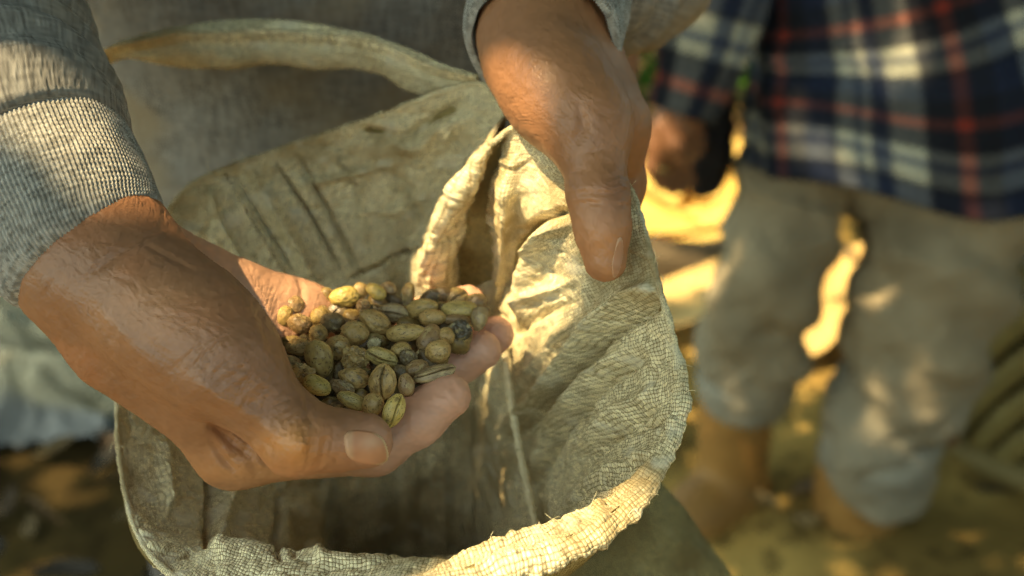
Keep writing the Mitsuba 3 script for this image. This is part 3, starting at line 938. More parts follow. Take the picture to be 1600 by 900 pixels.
def bean(px, py, L, W, angle, tone, kind, label, d=None, roll=0., tilt=0., seed=1, lev=4, thick=.86, name='coffee_bean', cat='coffee bean', group=None, gap_shade=1.):
    d = heap(px, py) if d is None else d
    s = K * d / 2 * (1.09 if lev == 4 else 1.06)
    v, f, v0 = bean_mesh(seed, kind, lev)
    v = v * [L * s, W * s, min(L, W) * s * thick]
    ca, sa = math.cos(math.radians(angle)), math.sin(math.radians(angle))
    ex, ey, ez = R * ca + U * sa, -R * sa + U * ca, -F
    if kind == 'furrow':
        ez = -ez; ey = -ey
    cr, sr = math.cos(math.radians(roll)), math.sin(math.radians(roll))
    ey, ez = ey * cr + ez * sr, ez * cr - ey * sr
    ct, st = math.cos(math.radians(tilt)), math.sin(math.radians(tilt))
    ex, ez = ex * ct + ez * st, ez * ct - ex * st
    w = P(px, py, d) + v[:, :1] * ex + v[:, 1:2] * ey + v[:, 2:] * ez
    c = np.tile(np.array(TONE[tone]) * gap_shade, (len(v), 1))
    m = meshkit.fbm(v0 * 2.2 + seed * 3.3, 4, seed + 5)
    c = blend(c, np.array([.12, .08, .035]), sstep(.50, .74, m) * (.6 if kind != 'smooth' else .35))
    c = blend(c, np.array([.60, .47, .20]), sstep(.47, .28, m) * .35)
    sp = meshkit.fbm(v0 * 9 + seed, 3, seed + 8)
    c = blend(c, np.array([.07, .045, .02]), sstep(.60, .72, sp) * .75)
    if kind != 'round':
        c = blend(c, np.array([.10, .065, .03]), np.exp(-((v0[:, 1] + .10 * np.sin(v0[:, 0] * 3 + seed)) / .06) ** 2) * (v0[:, 2] < .1) * (np.abs(v0[:, 0]) < .95) * .65)
    c = c * (.88 + .24 * meshkit.noise(v0 * 14 + seed, 2))[:, None]
    return add(name, (w, f), 'bean', True, color=np.clip(c, .01, 1), label=label, category=cat, group=group)


# read off the photograph in a 3.461 times enlargement of the pile whose corner is at (400, 420):
# x, y, length, width, angle, colour, kind, label, depth offset (mm), roll, name
B = [
    (205, 200, 112, 106, 20, 'brown', 'round', 'round brown coffee bean topmost in the clump of three at the back left', -3, 0),
    (150, 262, 122, 92, 70, 'olive', 'smooth', 'olive coffee bean at the left edge of the pile, under the round brown one', -1, 20),
    (238, 300, 122, 112, -20, 'brown', 'wrinkled', 'dull brown coffee bean against the round one in the back left clump', 0, 10),
    (480, 152, 152, 110, 5, 'yellow', 'wrinkled', 'sunlit yellow mottled coffee bean at the far edge beside the little finger base', 0, 0),
    (650, 124, 112, 70, -32, 'yellow', 'smooth', 'shiny yellow coffee bean in the sun at the very top of the pile', -4, 0),
    (566, 116, 84, 72, 10, 'tan', 'smooth', 'small tan coffee bean at the far edge left of the shiny sunlit one', -1, 0),
    (722, 108, 86, 62, -25, 'brown', 'wrinkled', 'brown wrinkled coffee bean at the far edge right of the shiny sunlit one', -1, 0),
    (345, 258, 96, 92, 40, 'olive', 'round', 'dusty olive coffee bean left of the dark shrivelled bean near the back', 0, 0),
    (414, 290, 124, 112, 0, 'dark', 'wrinkled', 'dark shrivelled coffee bean near the back left of the pile', -2, 0),
    (578, 205, 70, 96, 5, 'brown', 'husk', 'shrivelled stalky coffee bean standing above the long mottled one', -1, 0),
    (642, 285, 186, 108, -33, 'tan', 'wrinkled', 'large light mottled coffee bean slanting down to the right near the middle back', -4, 0),
    (742, 238, 152, 92, -10, 'grey', 'furrow', 'dark grey coffee bean with its furrow up behind the long olive one', 0, 10),
    (898, 214, 172, 92, 12, 'olive', 'smooth', 'olive coffee bean split by a dark crack near the ring finger', -2, 0),
    (955, 264, 136, 92, 2, 'tan', 'smooth', 'tan coffee bean lying just below the cracked olive one', -3, 0),
    (1098, 222, 182, 108, 4, 'green', 'smooth', 'smooth greenish coffee bean in front of the sunlit little finger', -1, 0),
    (1085, 278, 142, 66, -6, 'brown', 'smooth', 'brown coffee bean under the smooth greenish one', 1, 0),
    (1208, 268, 132, 82, 82, 'grey', 'wrinkled', 'dark upright coffee bean at the far right end of the pile', -1, 0),
    (1100, 334, 132, 100, 12, 'black', 'husk', 'black crumbly coffee bean next to the middle fingertip', -2, 0),
    (535, 350, 146, 118, -12, 'tan', 'wrinkled', 'mottled tan coffee bean left of the long olive one', -2, 0),
    (806, 346, 204, 92, 7, 'olive', 'smooth', 'long smooth olive coffee bean lying level in the middle of the pile', -5, 0),
    (336, 352, 96, 92, 80, 'tan', 'round', 'pointed tan coffee bean above the biggest upright one', 0, 0),
    (226, 424, 126, 100, 10, 'tan', 'wrinkled', 'tan coffee bean left of the biggest upright one', 0, 0),
    (344, 486, 200, 138, 103, 'olive', 'smooth', 'biggest plump coffee bean, standing upright on the left of the pile', -6, 0),
    (150, 532, 176, 112, 6, 'brown', 'smooth', 'brown coffee bean half hidden by the ball of the thumb', -1, 0),
    (446, 424, 124, 118, 60, 'tan', 'wrinkled', 'flecked tan coffee bean right of the biggest upright one', -1, 0),
    (540, 488, 142, 132, 10, 'tan', 'husk', 'crumpled coffee bean with a pale hollow in the middle of the pile', -3, 0),
    (640, 404, 76, 70, 30, 'pale', 'husk', 'small whitish broken coffee bean in the middle of the pile', -1, 0),
    (680, 478, 168, 106, -26, 'green', 'furrow', 'pale green coffee bean showing its furrow right of the crumpled one', -5, 14),
    (782, 438, 104, 78, 12, 'olive', 'smooth', 'small olive coffee bean above the broken black one', -3, 0),
    (822, 482, 96, 86, -30, 'dark', 'husk', 'broken black coffee bean right of the pale green one', -2, 0),
    (934, 384, 160, 108, 62, 'brown', 'smooth', 'brown coffee bean slanting up beside the round tan one', -1, 0),
    (1030, 364, 92, 80, -40, 'tan', 'smooth', 'small tan coffee bean left of the black crumbly one', -2, 0),
    (985, 446, 134, 114, 18, 'tan', 'round', 'round tan coffee bean touching the middle fingertip', -5, 0),
    (868, 540, 124, 92, 24, 'brown', 'smooth', 'brown coffee bean above the long greyish one', -2, 0),
    (968, 566, 216, 92, 17, 'grey', 'furrow', 'long greyish brown coffee bean lying along the index finger', -5, -24),
    (530, 592, 158, 108, -20, 'tan', 'wrinkled', 'spotted tan coffee bean left of the split upright one', -4, 0),
    (684, 616, 192, 126, 86, 'tan', 'furrow', 'upright coffee bean with a dark split down its furrow at the front', -7, 0),
    (778, 562, 86, 80, 0, 'dark', 'round', 'small dark coffee bean behind the split upright one', 0, 0),
    (810, 628, 116, 88, 100, 'brown', 'smooth', 'brown coffee bean right of the split upright one', -4, 0),
    (330, 630, 146, 104, -24, 'yellow', 'smooth', 'bright yellow smooth coffee bean on the thumb at the front left', -6, 0),
    (520, 712, 158, 84, -27, 'green', 'smooth', 'greenish coffee bean tucked behind the thumb under the husk', -4, 0),
    (632, 738, 124, 104, 72, 'tan', 'smooth', 'tan coffee bean half hidden behind the thumb below the split one', -4, 0),
    (746, 770, 176, 104, 62, 'yellow', 'furrow', 'yellow striped coffee bean lowest of all, between thumb and index finger', -6, 30),
]
for i, (x, y, L, W, a, tone, kind, lab, do, roll) in enumerate(B):
    px, py = 400 + x / 3.461, 420 + y / 3.461
    bean(px, py, L / 3.461, W / 3.461, a, tone, kind, lab, heap(px, py) + do * .0008, roll, (i * 37 % 5 - 2) * 6, seed=i + 3)
for x, y, L, W, a, tone, lab in ((240, 575, 150, 128, 30, 'tan', 'torn tan coffee husk above the bright yellow bean'), (462, 640, 140, 92, -20, 'grey', 'folded grey coffee husk below the spotted tan bean'), (88, 432, 120, 60, 10, 'black', 'black scrap of coffee husk in the hollow of the palm')):
    px, py = 400 + x / 3.461, 420 + y / 3.461
    bean(px, py, L / 3.461, W / 3.461, a, tone, 'husk', lab, heap(px, py) - .0025, 20, 10, seed=int(x) % 50, thick=.5, name='coffee_husk', cat='coffee husk')
# beans filling the hand underneath, seen only through the gaps; shade of the gaps painted into their colour
def short(lab):
    w = lab.replace('coffee ', '').split()
    for stop in ('in', 'at', 'against', 'lying', 'left', 'right', 'of', 'near', 'under', 'above', 'slanting', 'half', 'showing', 'touching', 'with', 'tucked', 'lowest', 'behind', 'on', 'beside', 'split', 'next', 'standing'):
        if stop in w:
            w = w[:w.index(stop)] or w[:2]
    return ' '.join(w).rstrip(',')


TOP = np.array([[400 + b[0] / 3.461, 420 + b[1] / 3.461] for b in B]); SHORT = [short(b[7]) for b in B]
k = 0
used_labels = {}
for yy in np.arange(470, 640, 23):
    for xx in np.arange(424, 770, 27):
        px, py = xx + rng.uniform(-7, 7), yy + rng.uniform(-6, 6)
        lft = 430 + max(0, (py - 560)) * .6
        rgt = 760 - max(0, py - 490) * .95
        if not (lft - 5 < px < rgt) or py > 640:
            continue
        k += 1
        tone, kind = ['brown', 'tan', 'grey', 'olive', 'dark'][k % 5], ['smooth', 'wrinkled', 'furrow'][k % 3]
        o = np.argsort(((TOP - [px, py]) ** 2).sum(1))[:4]
        nm = list(dict.fromkeys(SHORT[j] for j in o))[:2]
        lab = f"{tone} bean low between the {nm[0]} and the {nm[-1]}"
        more = [n_ for n_ in dict.fromkeys(SHORT[j] for j in np.argsort(((TOP - [px, py]) ** 2).sum(1))[:9])]
        for n_ in more[2:]:
            if lab not in used_labels:
                break
            lab = f"{tone} bean low between the {nm[0]} and the {n_}"
        used_labels[lab] = 1
        bean(px, py, rng.uniform(34, 46), rng.uniform(24, 32), rng.uniform(0, 180), tone, kind, lab, heap(px, py) + .0055 + rng.uniform(0, .002), rng.uniform(-40, 40), rng.uniform(-30, 30), seed=60 + k, lev=3, gap_shade=.5, group='coffee beans in the lower layer of the handful')
# ================================================================== THE MAN IN THE CHECKED SHIRT
def plaid(uv):
    """woven checks; uv in metres across and along the cloth"""
    def band(x, per, c, w):
        t = x / per - dr.floor(x / per)
        return 1 - mikit.smoothstep(w, w + .03, dr.abs(t - c))
    def warp(x):
        c = mi.Color3f(.016, .017, .022)
        c = mikit.mix(c, (.02, .026, .05), band(x, .27, .12, .06))
        c = mikit.mix(c, (.50, .48, .37), band(x, .27, .31, .085))
        c = mikit.mix(c, (.10, .12, .15), band(x, .27, .33, .012))
        c = mikit.mix(c, (.42, .40, .30), band(x, .27, .60, .075))
        c = mikit.mix(c, (.025, .032, .06), band(x, .27, .46, .04))
        return mikit.mix(c, (.22, .036, .025), band(x, .27, .88, .018))
    def weft(x):
        c = mi.Color3f(.016, .017, .022)
        c = mikit.mix(c, (.02, .026, .05), band(x, .19, .22, .10))
        c = mikit.mix(c, (.42, .41, .32), band(x, .19, .52, .13))
        c = mikit.mix(c, (.05, .06, .10), band(x, .19, .54, .02))
        return mikit.mix(c, (.22, .036, .025), band(x, .19, .90, .024))
    a, b = warp(uv.x), weft(uv.y + .03)
    return dr.sqrt(a * b)


mat('plaid_cloth', {'type': 'twosided', 'bsdf': {'type': 'diffuse', 'reflectance': proc(lambda p, n, uv: plaid(uv))}})


def trouser_col(p, n, uv):
    d = mikit.fbm(p.x * 14, p.y * 14, p.z * 9, 4)
    c = mikit.mix((.17, .135, .085), (.42, .345, .225), d)
    low = mikit.smoothstep(.40, .22, p.z + 0.10 * (d - .5))
    return mikit.mix(c, (.30, .28, .22), low * .55)


mat('khaki', {'type': 'twosided', 'bsdf': {'type': 'diffuse', 'reflectance': proc(trouser_col)}})
Y2 = 1.50
# shirt: flares to an open hem that hangs lower in front
s_c = [PY(1500, 262, Y2), PY(1475, 120, Y2 + .02), PY(1440, -60, Y2 + .04), PY(1425, -400, Y2 + .05), PY(1425, -620, Y2 + .05)]


def sh_d(a, t, p):
    return .012 * np.sin(a * 7 + 1.3 + t * 3) * sstep(.6, 0, t) + folds(a, t, p, .018, 9)


(v, f), uv = tube(s_c, [.315, .285, .245, .235, .10], [.225, .205, .17, .14, .08], R, 160, 220, sh_d)
z0 = s_c[0][2]
lowm = sstep(z0 + .25, z0, v[:, 2])
cx = s_c[0][0]
v[:, 2] += lowm * (.10 * sstep(.0, -.30, v[:, 0] - cx) - .028 * sstep(-.15, .1, v[:, 0] - cx) - .12 * sstep(.0, .25, v[:, 0] - cx) - .008)
v[:, 0] -= .02 * lowm
uv = (uv + [[.235, 0.0]]) * 1.18
add('person_001__shirt', (v, f), 'plaid_cloth', True, uv=uv)
labels['person_001'] = {'label': 'standing man in a dark checked shirt, rolled khaki trousers and tan boots', 'category': 'person'}
# arm on the left: sleeve, hand hanging
ar = [PY(1255, -420, Y2 + .04), PY(1165, -150, Y2 + .0), PY(1105, 60, Y2 - .03), PY(1066, 178, Y2 - .05)]
(v, f), uv = tube(ar, [.085, .075, .066, .052], [.085, .07, .06, .05], R, 90, 80, lambda a, t, p: folds(a, t, p, .014, 14))
add('person_001__sleeve', (v, f), 'plaid_cloth', True, uv=uv + [[.02, .05]])
ar2 = [x + [2 * (s_c[2][0] - x[0]) + .04 + .05 * i, .05, 0] for i, x in enumerate(ar)]
(v, f), uv = tube(ar2, [.085, .075, .066, .052], [.085, .07, .06, .05], R, 60, 60, lambda a, t, p: folds(a, t, p, .014, 14))
add('person_001__sleeve', (v, f), 'plaid_cloth', True, uv=uv)
w0 = PY(1064, 165, Y2 - .05)
W2 = lambda px, py, dy=0.: PY(px, py, Y2 - .05 + dy)
h2 = [(W2(1110, 40, .02), W2(1064, 165), .036, .028), (W2(1062, 170), W2(1046, 215, -.005), .028, .036), (W2(1066, 175), W2(1072, 222, .02), .026, .030)]
f2 = [[(W2(1030, 222, -.02), .014), (W2(1020, 262, -.02), .012), (W2(1034, 290, -.015), .010)], [(W2(1046, 228, -.005), .014), (W2(1038, 272, -.005), .012), (W2(1050, 298, .0), .010)],
      [(W2(1060, 230, .01), .014), (W2(1054, 274, .012), .012), (W2(1066, 296, .016), .010)], [(W2(1074, 228, .025), .013), (W2(1070, 264, .028), .011), (W2(1080, 284, .03), .009)],
      [(W2(1036, 196, -.03), .014), (W2(1058, 226, -.045), .012), (W2(1066, 252, -.04), .010)]]
head2 = PY(1425, -760, Y2 + .05)


def body2(p):
    d = None
    for a, b, ra, rb in h2 + [(ar[0], ar[1], .05, .045), (ar[1], ar[2], .044, .036), (ar2[0], ar2[1], .05, .045), (ar2[1], ar2[3], .044, .03), (s_c[1], s_c[3], .12, .12), (s_c[3], ar[0], .08, .06), (s_c[3], ar2[0], .08, .06), (s_c[3], head2, .055, .055),
                              (ar2[3], ar2[3] + [0, 0, -.09], .03, .03)]:
        e = rcone(p, a, b, ra, rb)
        d = e if d is None else smin(d, e, .02)
    for c in f2:
        g = None
        for (a, ra), (b, rb) in zip(c[:-1], c[1:]):
            e = rcone(p, a, b, ra, rb)
            g = e if g is None else smin(g, e, .006)
        d = smin(d, g, .010)
    hc = head2 + [0, -.01, .07]
    d = smin(d, ellips(p, hc, np.eye(3), (.075, .095, .115)), .03)
    d = smin(d, rcone(p, hc + [0, -.09, .0], hc + [0, -.105, -.03], .008, .013), .012)
    return d


pts = np.array([x for q_ in h2 for x in q_[:2]] + [x[0] for c in f2 for x in c] + [head2, ar2[0], ar2[3], s_c[0]])
bv2, bf2 = mesh_sdf(body2, pts.min(0) - .16, pts.max(0) + .22, .006)
bv2, bf2 = taubin(bv2, bf2, 3)
add('person_001__body', (bv2, bf2), 'skin', True, color=np.tile([.23, .10, .045], (len(bv2), 1)) * (1 + .4 * (meshkit.fbm(bv2 * 40, 3) - .5))[:, None])
hc = head2 + [0, -.01, .07]
hv, hf = mesh_sdf(lambda p: np.maximum(ellips(p, hc + [0, .008, .012], np.eye(3), (.083, .10, .115)), hc[2] + .01 + (hc[1] - .02 - p[:, 1]) * .55 - p[:, 2]), hc - .16, hc + .16, .008)
add('person_001__hair', (hv, hf), 'vcol', True, color=np.tile([.012, .01, .01], (len(hv), 1)))
# two brass rings added to make the bright glints at the fist
mat('brass', {'type': 'principled', 'base_color': rgb(.80, .62, .26), 'metallic': 1.0, 'roughness': .22})
GLINT_AT = [W2(1034, 236, -.034), W2(1033, 266, -.032)]
for c_ in GLINT_AT:
    m_ = trimesh.creation.torus(.0135, .0028, major_sections=32, minor_sections=10)
    m_.apply_transform(trimesh.geometry.align_vectors([0, 0, 1], [.25, .1, .95]))
    m_.apply_translation(c_ + [0, .014, 0])
    add('person_001__ring', m_, 'brass', True)


# legs: trousers rolled up above the boots
def leg_d(seed):
    def g(a, t, p):
        return folds(a, t + seed, p, .024, 13) + .012 * np.sin(t * 26 + 2 * np.sin(a + seed)) * sstep(.15, .6, t) + .006 * np.sin(t * 60 + a * 2)
    return g


def leg(pts, rs, seed, key):
    (v, f), uv = tube(pts, rs, [x * 1.02 for x in rs], R, 200, 120, leg_d(seed))
    return v, f


L1 = [PY(1262, 150, Y2 + .05), PY(1242, 300, Y2 + .03), PY(1204, 450, Y2 - .02), PY(1172, 545, Y2 + .0), PY(1160, 620, Y2 + .02)]
L2 = [PY(1490, 235, Y2 + .03), PY(1475, 340, Y2 - .02), PY(1440, 520, Y2 - .06), PY(1395, 650, Y2 - .06), PY(1366, 745, Y2 - .04)]
tl = [leg(L1, [.092, .088, .086, .080, .066], 1, ''), leg(L2, [.118, .122, .114, .098, .082], 4, '')]
(hpv, hpf), _ = tube([s_c[0] + [-.0, .03, .20], s_c[0] + [0, .03, .02], s_c[0] + [0, .03, -.08]], [.19, .20, .17], [.12, .13, .11], R, 30, 80)
tv3, tf3 = join(*tl, (hpv, hpf))
add('person_001__trousers', (tv3, tf3), 'khaki', True)


def rollup(c, e, r, key):
    """turned-up hem: a thick soft ring"""
    (v, f), uv = tube([c, c * .66 + e * .34, c * .33 + e * .67, e], [r * .97, r * 1.05, r * 1.04, r * .93], [r * .97, r * 1.05, r * 1.04, r * .93], R, 40, 100, lambda a, t, p: folds(a, t, p, .010, 20))
    add(key, (v, f), 'denim_turnup', True, uv=uv)


def turn_col(p, n, uv):
    d = mikit.fbm(p.x * 22, p.y * 22, p.z * 22, 4)
    return mikit.mix((.20, .185, .145), (.42, .40, .33), d)


mat('denim_turnup', {'type': 'twosided', 'bsdf': {'type': 'diffuse', 'reflectance': proc(turn_col)}})
rollup(PY(1168, 560, Y2 + .01), PY(1158, 628, Y2 + .02), .075, 'person_001__trouser_cuff')
rollup(PY(1388, 655, Y2 - .06), PY(1360, 738, Y2 - .04), .092, 'person_001__trouser_cuff_001')


def boot_col(p, n, uv):
    d = mikit.fbm(p.x * 20, p.y * 20, p.z * 20, 4)
    return mikit.mix((.20, .095, .022), (.42, .225, .06), d)


mat('boot_rubber', {'type': 'principled', 'base_color': proc(boot_col), 'roughness': .6})
mat('sole_rubber', {'type': 'diffuse', 'reflectance': rgb(.03, .025, .02)})
for an, to, top, r in ((PY(1140, 770, Y2 + .03), PY(1070, 812, Y2 - .06), PY(1152, 600, Y2 + .03), .066), (PY(1318, 905, Y2 - .03), PY(1262, 985, Y2 - .20), PY(1352, 710, Y2 - .03), .078)):
    bv, bf = boot_mesh(an, to, top, r, .09)
    zmin = bv[:, 2].min()
    key = add('person_001__boot', (bv, bf), 'boot_rubber', True)
    lowv = bv[bv[:, 2] < zmin + .03][:, :2]
    import shapely
    hull = shapely.MultiPoint(lowv).convex_hull.buffer(.004)
    so = trimesh.creation.extrude_polygon(hull, .024, engine='earcut')
    so.apply_translation([0, 0, zmin - .016])
    scene[key + '__sole'] = mikit.ply(so, 'sole_rubber', False)
# dark cloth bag hanging from the hand beside the leg
bg = [PY(1098, 120, Y2 + .05), PY(1100, 190, Y2 + .05), PY(1098, 250, Y2 + .05), PY(1112, 300, Y2 + .05)]
(v, f), uv = tube(bg, [.03, .048, .05, .022], [.02, .03, .03, .015], R, 60, 60, lambda a, t, p: folds(a, t, p, .016, 25))
add('cloth_bag', (v, f), 'vcol', True, color=np.tile([.015, .013, .014], (len(v), 1)), label='nearly black limp cloth bag hanging by the checked sleeve', category='bag')

# ================================================================== WHAT STANDS AND LIES AROUND
# big dry leaves, sunlit, on the ground beyond the man
def leaf(c, rot, L, W, bend, lift, seed, n=10, tilt=0.):
    """a curled leaf, pointed at both ends: (vertices, faces)"""
    x = np.linspace(0, 1, n); y = np.linspace(-1, 1, 5)
    X_, Y_ = np.meshgrid(x, y, indexing='ij')
    w = np.sin(np.pi * X_ ** .8) * W * (1 + .15 * np.sin(9 * X_ + seed))
    px_ = (X_ - .5) * L; py_ = Y_ * w / 2
    pz_ = bend * L * ((X_ - .5) ** 2 * 1.6 + .5 * np.abs(Y_) * w / W) + lift + .02 * L * np.sin(7 * X_ + 3 * Y_ + seed)
    v = np.stack([px_, py_, pz_], -1).reshape(-1, 3)
    ct, st = math.cos(tilt), math.sin(tilt)
    v = v @ np.array([[ct, 0, st], [0, 1, 0], [-st, 0, ct]]).T
    cr, sr = math.cos(rot), math.sin(rot)
    v = v @ np.array([[cr, -sr, 0], [sr, cr, 0], [0, 0, 1]]).T + c
    return v, grid_faces(n, 5)


mat('dead_leaf', {'type': 'twosided', 'bsdf': {'type': 'principled', 'base_color': VC, 'roughness': .6, 'specular': .3}})
vs, cs = [], []
for i in range(2600):
    x_, y_ = rng.uniform(-2.4, 3.2), rng.uniform(.9, 5.2)
    if x_ > -.25 and y_ < 2.1 and rng.random() < .86:
        continue
    v, f = leaf(np.array([x_, y_, .006 + rng.random() * .02]), rng.uniform(0, 6.3), rng.uniform(.05, .13), rng.uniform(.02, .05), rng.uniform(-.25, .4), .012, i, 7, rng.uniform(-.3, .3))
    vs.append((v, f))
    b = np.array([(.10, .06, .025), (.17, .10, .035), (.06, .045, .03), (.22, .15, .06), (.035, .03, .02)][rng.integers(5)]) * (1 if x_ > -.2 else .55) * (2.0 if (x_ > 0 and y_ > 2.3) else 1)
    cs.append(np.tile(b, (len(v), 1)))
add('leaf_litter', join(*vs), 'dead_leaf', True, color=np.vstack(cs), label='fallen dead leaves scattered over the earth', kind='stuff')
# a few large pale fronds lying in the sun
for i, (px, py, rot, L, W, t) in enumerate(((1040, 330, .5, .62, .20, .35), (1085, 352, 2.4, .6, .22, .2), (1066, 310, 1.2, .55, .20, .5), (1105, 325, .1, .55, .18, .3), (1030, 372, -.3, .5, .2, .1), (1100, 385, .2, .55, .18, .05), (1150, 345, 1.0, .6, .2, .2), (1000, 350, 2.0, .5, .2, .3))):
    c = PZ(px, py, .05)
    v, f = leaf(c, rot, L, W, .15, .03, i, 16, -t)
    add('dry_leaf', (v, f), 'dead_leaf', True, color=np.tile([.66, .46, .13], (len(v), 1)) * (.8 + .4 * meshkit.fbm(v * 30, 3))[:, None], label='large straw yellow dry leaf in the sun ' + ['right beside the gripping thumb', 'under the dark bag, furthest from the camera', 'pointing up below the hanging fist', 'touching the left trouser leg', 'lying against the fallen log', 'lying across the fallen log near the trousers', 'half behind the left trouser leg', 'half hidden by the gripping hand'][i], category='leaf', group='large dry leaves in the sun')
# fallen log with bark beyond the sack
lg = [PZ(880, 412, .06), PZ(1010, 408, .06), PZ(1120, 408, .06), PZ(1330, 415, .055)]
(v, f), uv = tube(lg, [.05, .055, .052, .045], [.05, .055, .052, .045], [0, 0, 1.], 140, 48, lambda a, t, p: (meshkit.fbm(p.reshape(-1, 3) * np.array([14, 60, 60]), 3, 2).reshape(a.shape) - .5) * .022)
add('fallen_log', (v, f), 'vcol', True, color=np.tile([.10, .075, .045], (len(v), 1)) * (.6 + .8 * meshkit.fbm(v * 40, 3))[:, None], label='dark thin log lying across the ground behind the sack', category='log')
# chopped pale wood pieces between the man's legs
for i, (px, py, rx) in enumerate(((1325, 420, .3), (1300, 470, 1.2), (1285, 520, .7), (1075, 470, .1), (1060, 500, .5), (1100, 460, .9))):
    c = PZ(px, py, .05)
    v, f = leaf(c, rx, .30, .13, .1, .02, i + 30, 12, -.25)
    add('dry_leaf', (v, f), 'dead_leaf', True, color=np.tile([.62, .42, .16], (len(v), 1)) * (.8 + .4 * meshkit.fbm(v * 30, 3))[:, None], label='straw coloured dry leaf on the ground ' + ['high in the gap between the trouser legs', 'midway down the gap between the trouser legs', 'lowest in the gap between the trouser legs', 'just below the fallen log', 'beside the sack rim below the log', 'touching the left leg below the log'][i], category='leaf', group='dry leaves around the legs')
# ridged basket behind the man's right leg, with a wooden pole leaning across it
bc = PZ(1640, 742, 0.0); bc = np.array([bc[0] + .06, bc[1] + .15, 0])
mat('cane', {'type': 'principled', 'base_color': VC, 'roughness': .6})
bz = np.linspace(.02, .42, 9); br = .21 + .07 * np.linspace(0, 1, 9)
(v, f), uv = tube([[bc[0], bc[1], z] for z in bz], br - .012, br - .012, R, 40, 120)
key = add('basket__wall', (v, f), 'cane', True, color=np.tile([.05, .035, .012], (len(v), 1)))
labels['basket'] = {'label': 'ridged olive cane basket on the ground behind the right leg', 'category': 'basket'}
for i in range(26):
    a0 = i * 2 * math.pi / 26
    pts = [[bc[0] + r_ * math.cos(a0 + .9 * k_), bc[1] + r_ * math.sin(a0 + .9 * k_), z_] for k_, z_, r_ in zip(np.linspace(0, 1, 9), bz, br)]
    (v, f), uv = tube(pts, [.021] * 9, [.021] * 9, [0, 0, 1.], 36, 10, lambda a, t, p: folds(a, t, p, .004, 40))
    add('basket__cane', (v, f), 'cane', True, color=np.tile([.27, .215, .075], (len(v), 1)) * (.7 + .6 * meshkit.fbm(v * 25, 3))[:, None])
for z_, r_ in ((.02, .225), (.43, .292)):
    an_ = np.linspace(0, 2 * np.pi, 60)
    (v, f), uv = tube(np.c_[bc[0] + r_ * np.cos(an_), bc[1] + r_ * np.sin(an_), np.full(60, z_)], [.024] * 60, [.024] * 60, [0, 0, 1.], 120, 12)
    add('basket__rim', (v, f), 'cane', True, color=np.tile([.24, .185, .07], (len(v), 1)))
(v, f), uv = tube([PY(1478, 690, 1.62), PY(1530, 585, 1.62), PY(1600, 470, 1.62), PY(1700, 300, 1.62)], [.018, .019, .019, .02], [.018, .019, .019, .02], R, 60, 20, lambda a, t, p: folds(a, t, p, .003, 40))
add('wooden_pole', (v, f), 'vcol', True, color=np.tile([.20, .085, .025], (len(v), 1)), label='reddish brown wooden pole leaning against the basket', category='pole')
# crumpled sheet in the leaves on the left
n1, n2 = 150, 130
aa_, bb_ = np.meshgrid(np.linspace(-1, 1, n1), np.linspace(-1, 1, n2), indexing='ij')
c0 = PZ(40, 640, .0)
r_ = np.stack([aa_ * .34, bb_ * .26, 0 * aa_], -1)
qn = np.stack([aa_ * 1.7, bb_ * 1.7, 0 * aa_], -1)
hgt = .16 * (1 - np.clip(aa_ ** 2 + bb_ ** 2, 0, 1)) + np.abs(meshkit.fbm(qn + 3.3, 3, 8) - .5) * .30 + np.abs(meshkit.fbm(qn * 3 + 9, 3, 9) - .5) * .10
r_[..., 2] = .015 + hgt
r_ += (np.stack([meshkit.fbm(qn * 1.6 + 1, 3, 4), meshkit.fbm(qn * 1.6 + 5, 3, 5), 0 * aa_], -1) - .5 * np.array([1, 1, 0])) * .16
v = (r_ + c0 + [-.05, .10, 0]).reshape(-1, 3)
rimb = sstep(-.84, -.90, bb_).reshape(-1)
col = blend(np.tile([.60, .54, .38], (len(v), 1)), np.array([.30, .31, .32]), rimb * .9)
col = col * (.40 + .55 * meshkit.fbm(v * 14, 3, 2))[:, None]
add('crumpled_tarp', (v, grid_faces(n1, n2)), 'vcol', True, color=np.clip(col, .01, 1), label='crumpled pale tarp with a blue edge lying on the dark ground', category='tarp')
# a leafy shrub in the sun far behind the man
vs, cs = [], []
bc2 = PY(1190, -6, 3.6)
for i in range(420):
    c = bc2 + [rng.normal(0, .30), rng.uniform(-.1, .5), rng.uniform(-.45, .35)]
    c[2] = max(c[2], .05)
    v, f = leaf(c, rng.uniform(0, 6.3), rng.uniform(.08, .16), rng.uniform(.04, .07), .2, 0, i, 7, rng.uniform(-.7, .7))
    vs.append((v, f)); cs.append(np.tile(np.array([.06, .16, .02]) * rng.uniform(.5, 1.3), (len(v), 1)))
mat('green_leaf', {'type': 'principledthin', 'base_color': VC, 'diff_trans': .7, 'roughness': .45, 'eta': 1.45})
add('shrub__foliage', join(*vs), 'green_leaf', True, color=np.vstack(cs))
st_ = [tube([[bc2[0] + .02 * i, bc2[1] + .1, 0], [bc2[0] + .05 * math.cos(i * 2), bc2[1] + .15, bc2[2] * .6], [bc2[0] + .22 * math.cos(i * 2), bc2[1] + .2 + .1 * math.sin(i * 2), bc2[2] + .2]], [.012, .01, .004], [.012, .01, .004], R, 20, 8)[0] for i in range(5)]
v, f = join(*st_)
add('shrub__stem', (v, f), 'vcol', True, color=np.tile([.09, .07, .04], (len(v), 1)))
labels['shrub'] = {'label': 'bright green leafy shrub behind the checked sleeve', 'category': 'shrub'}

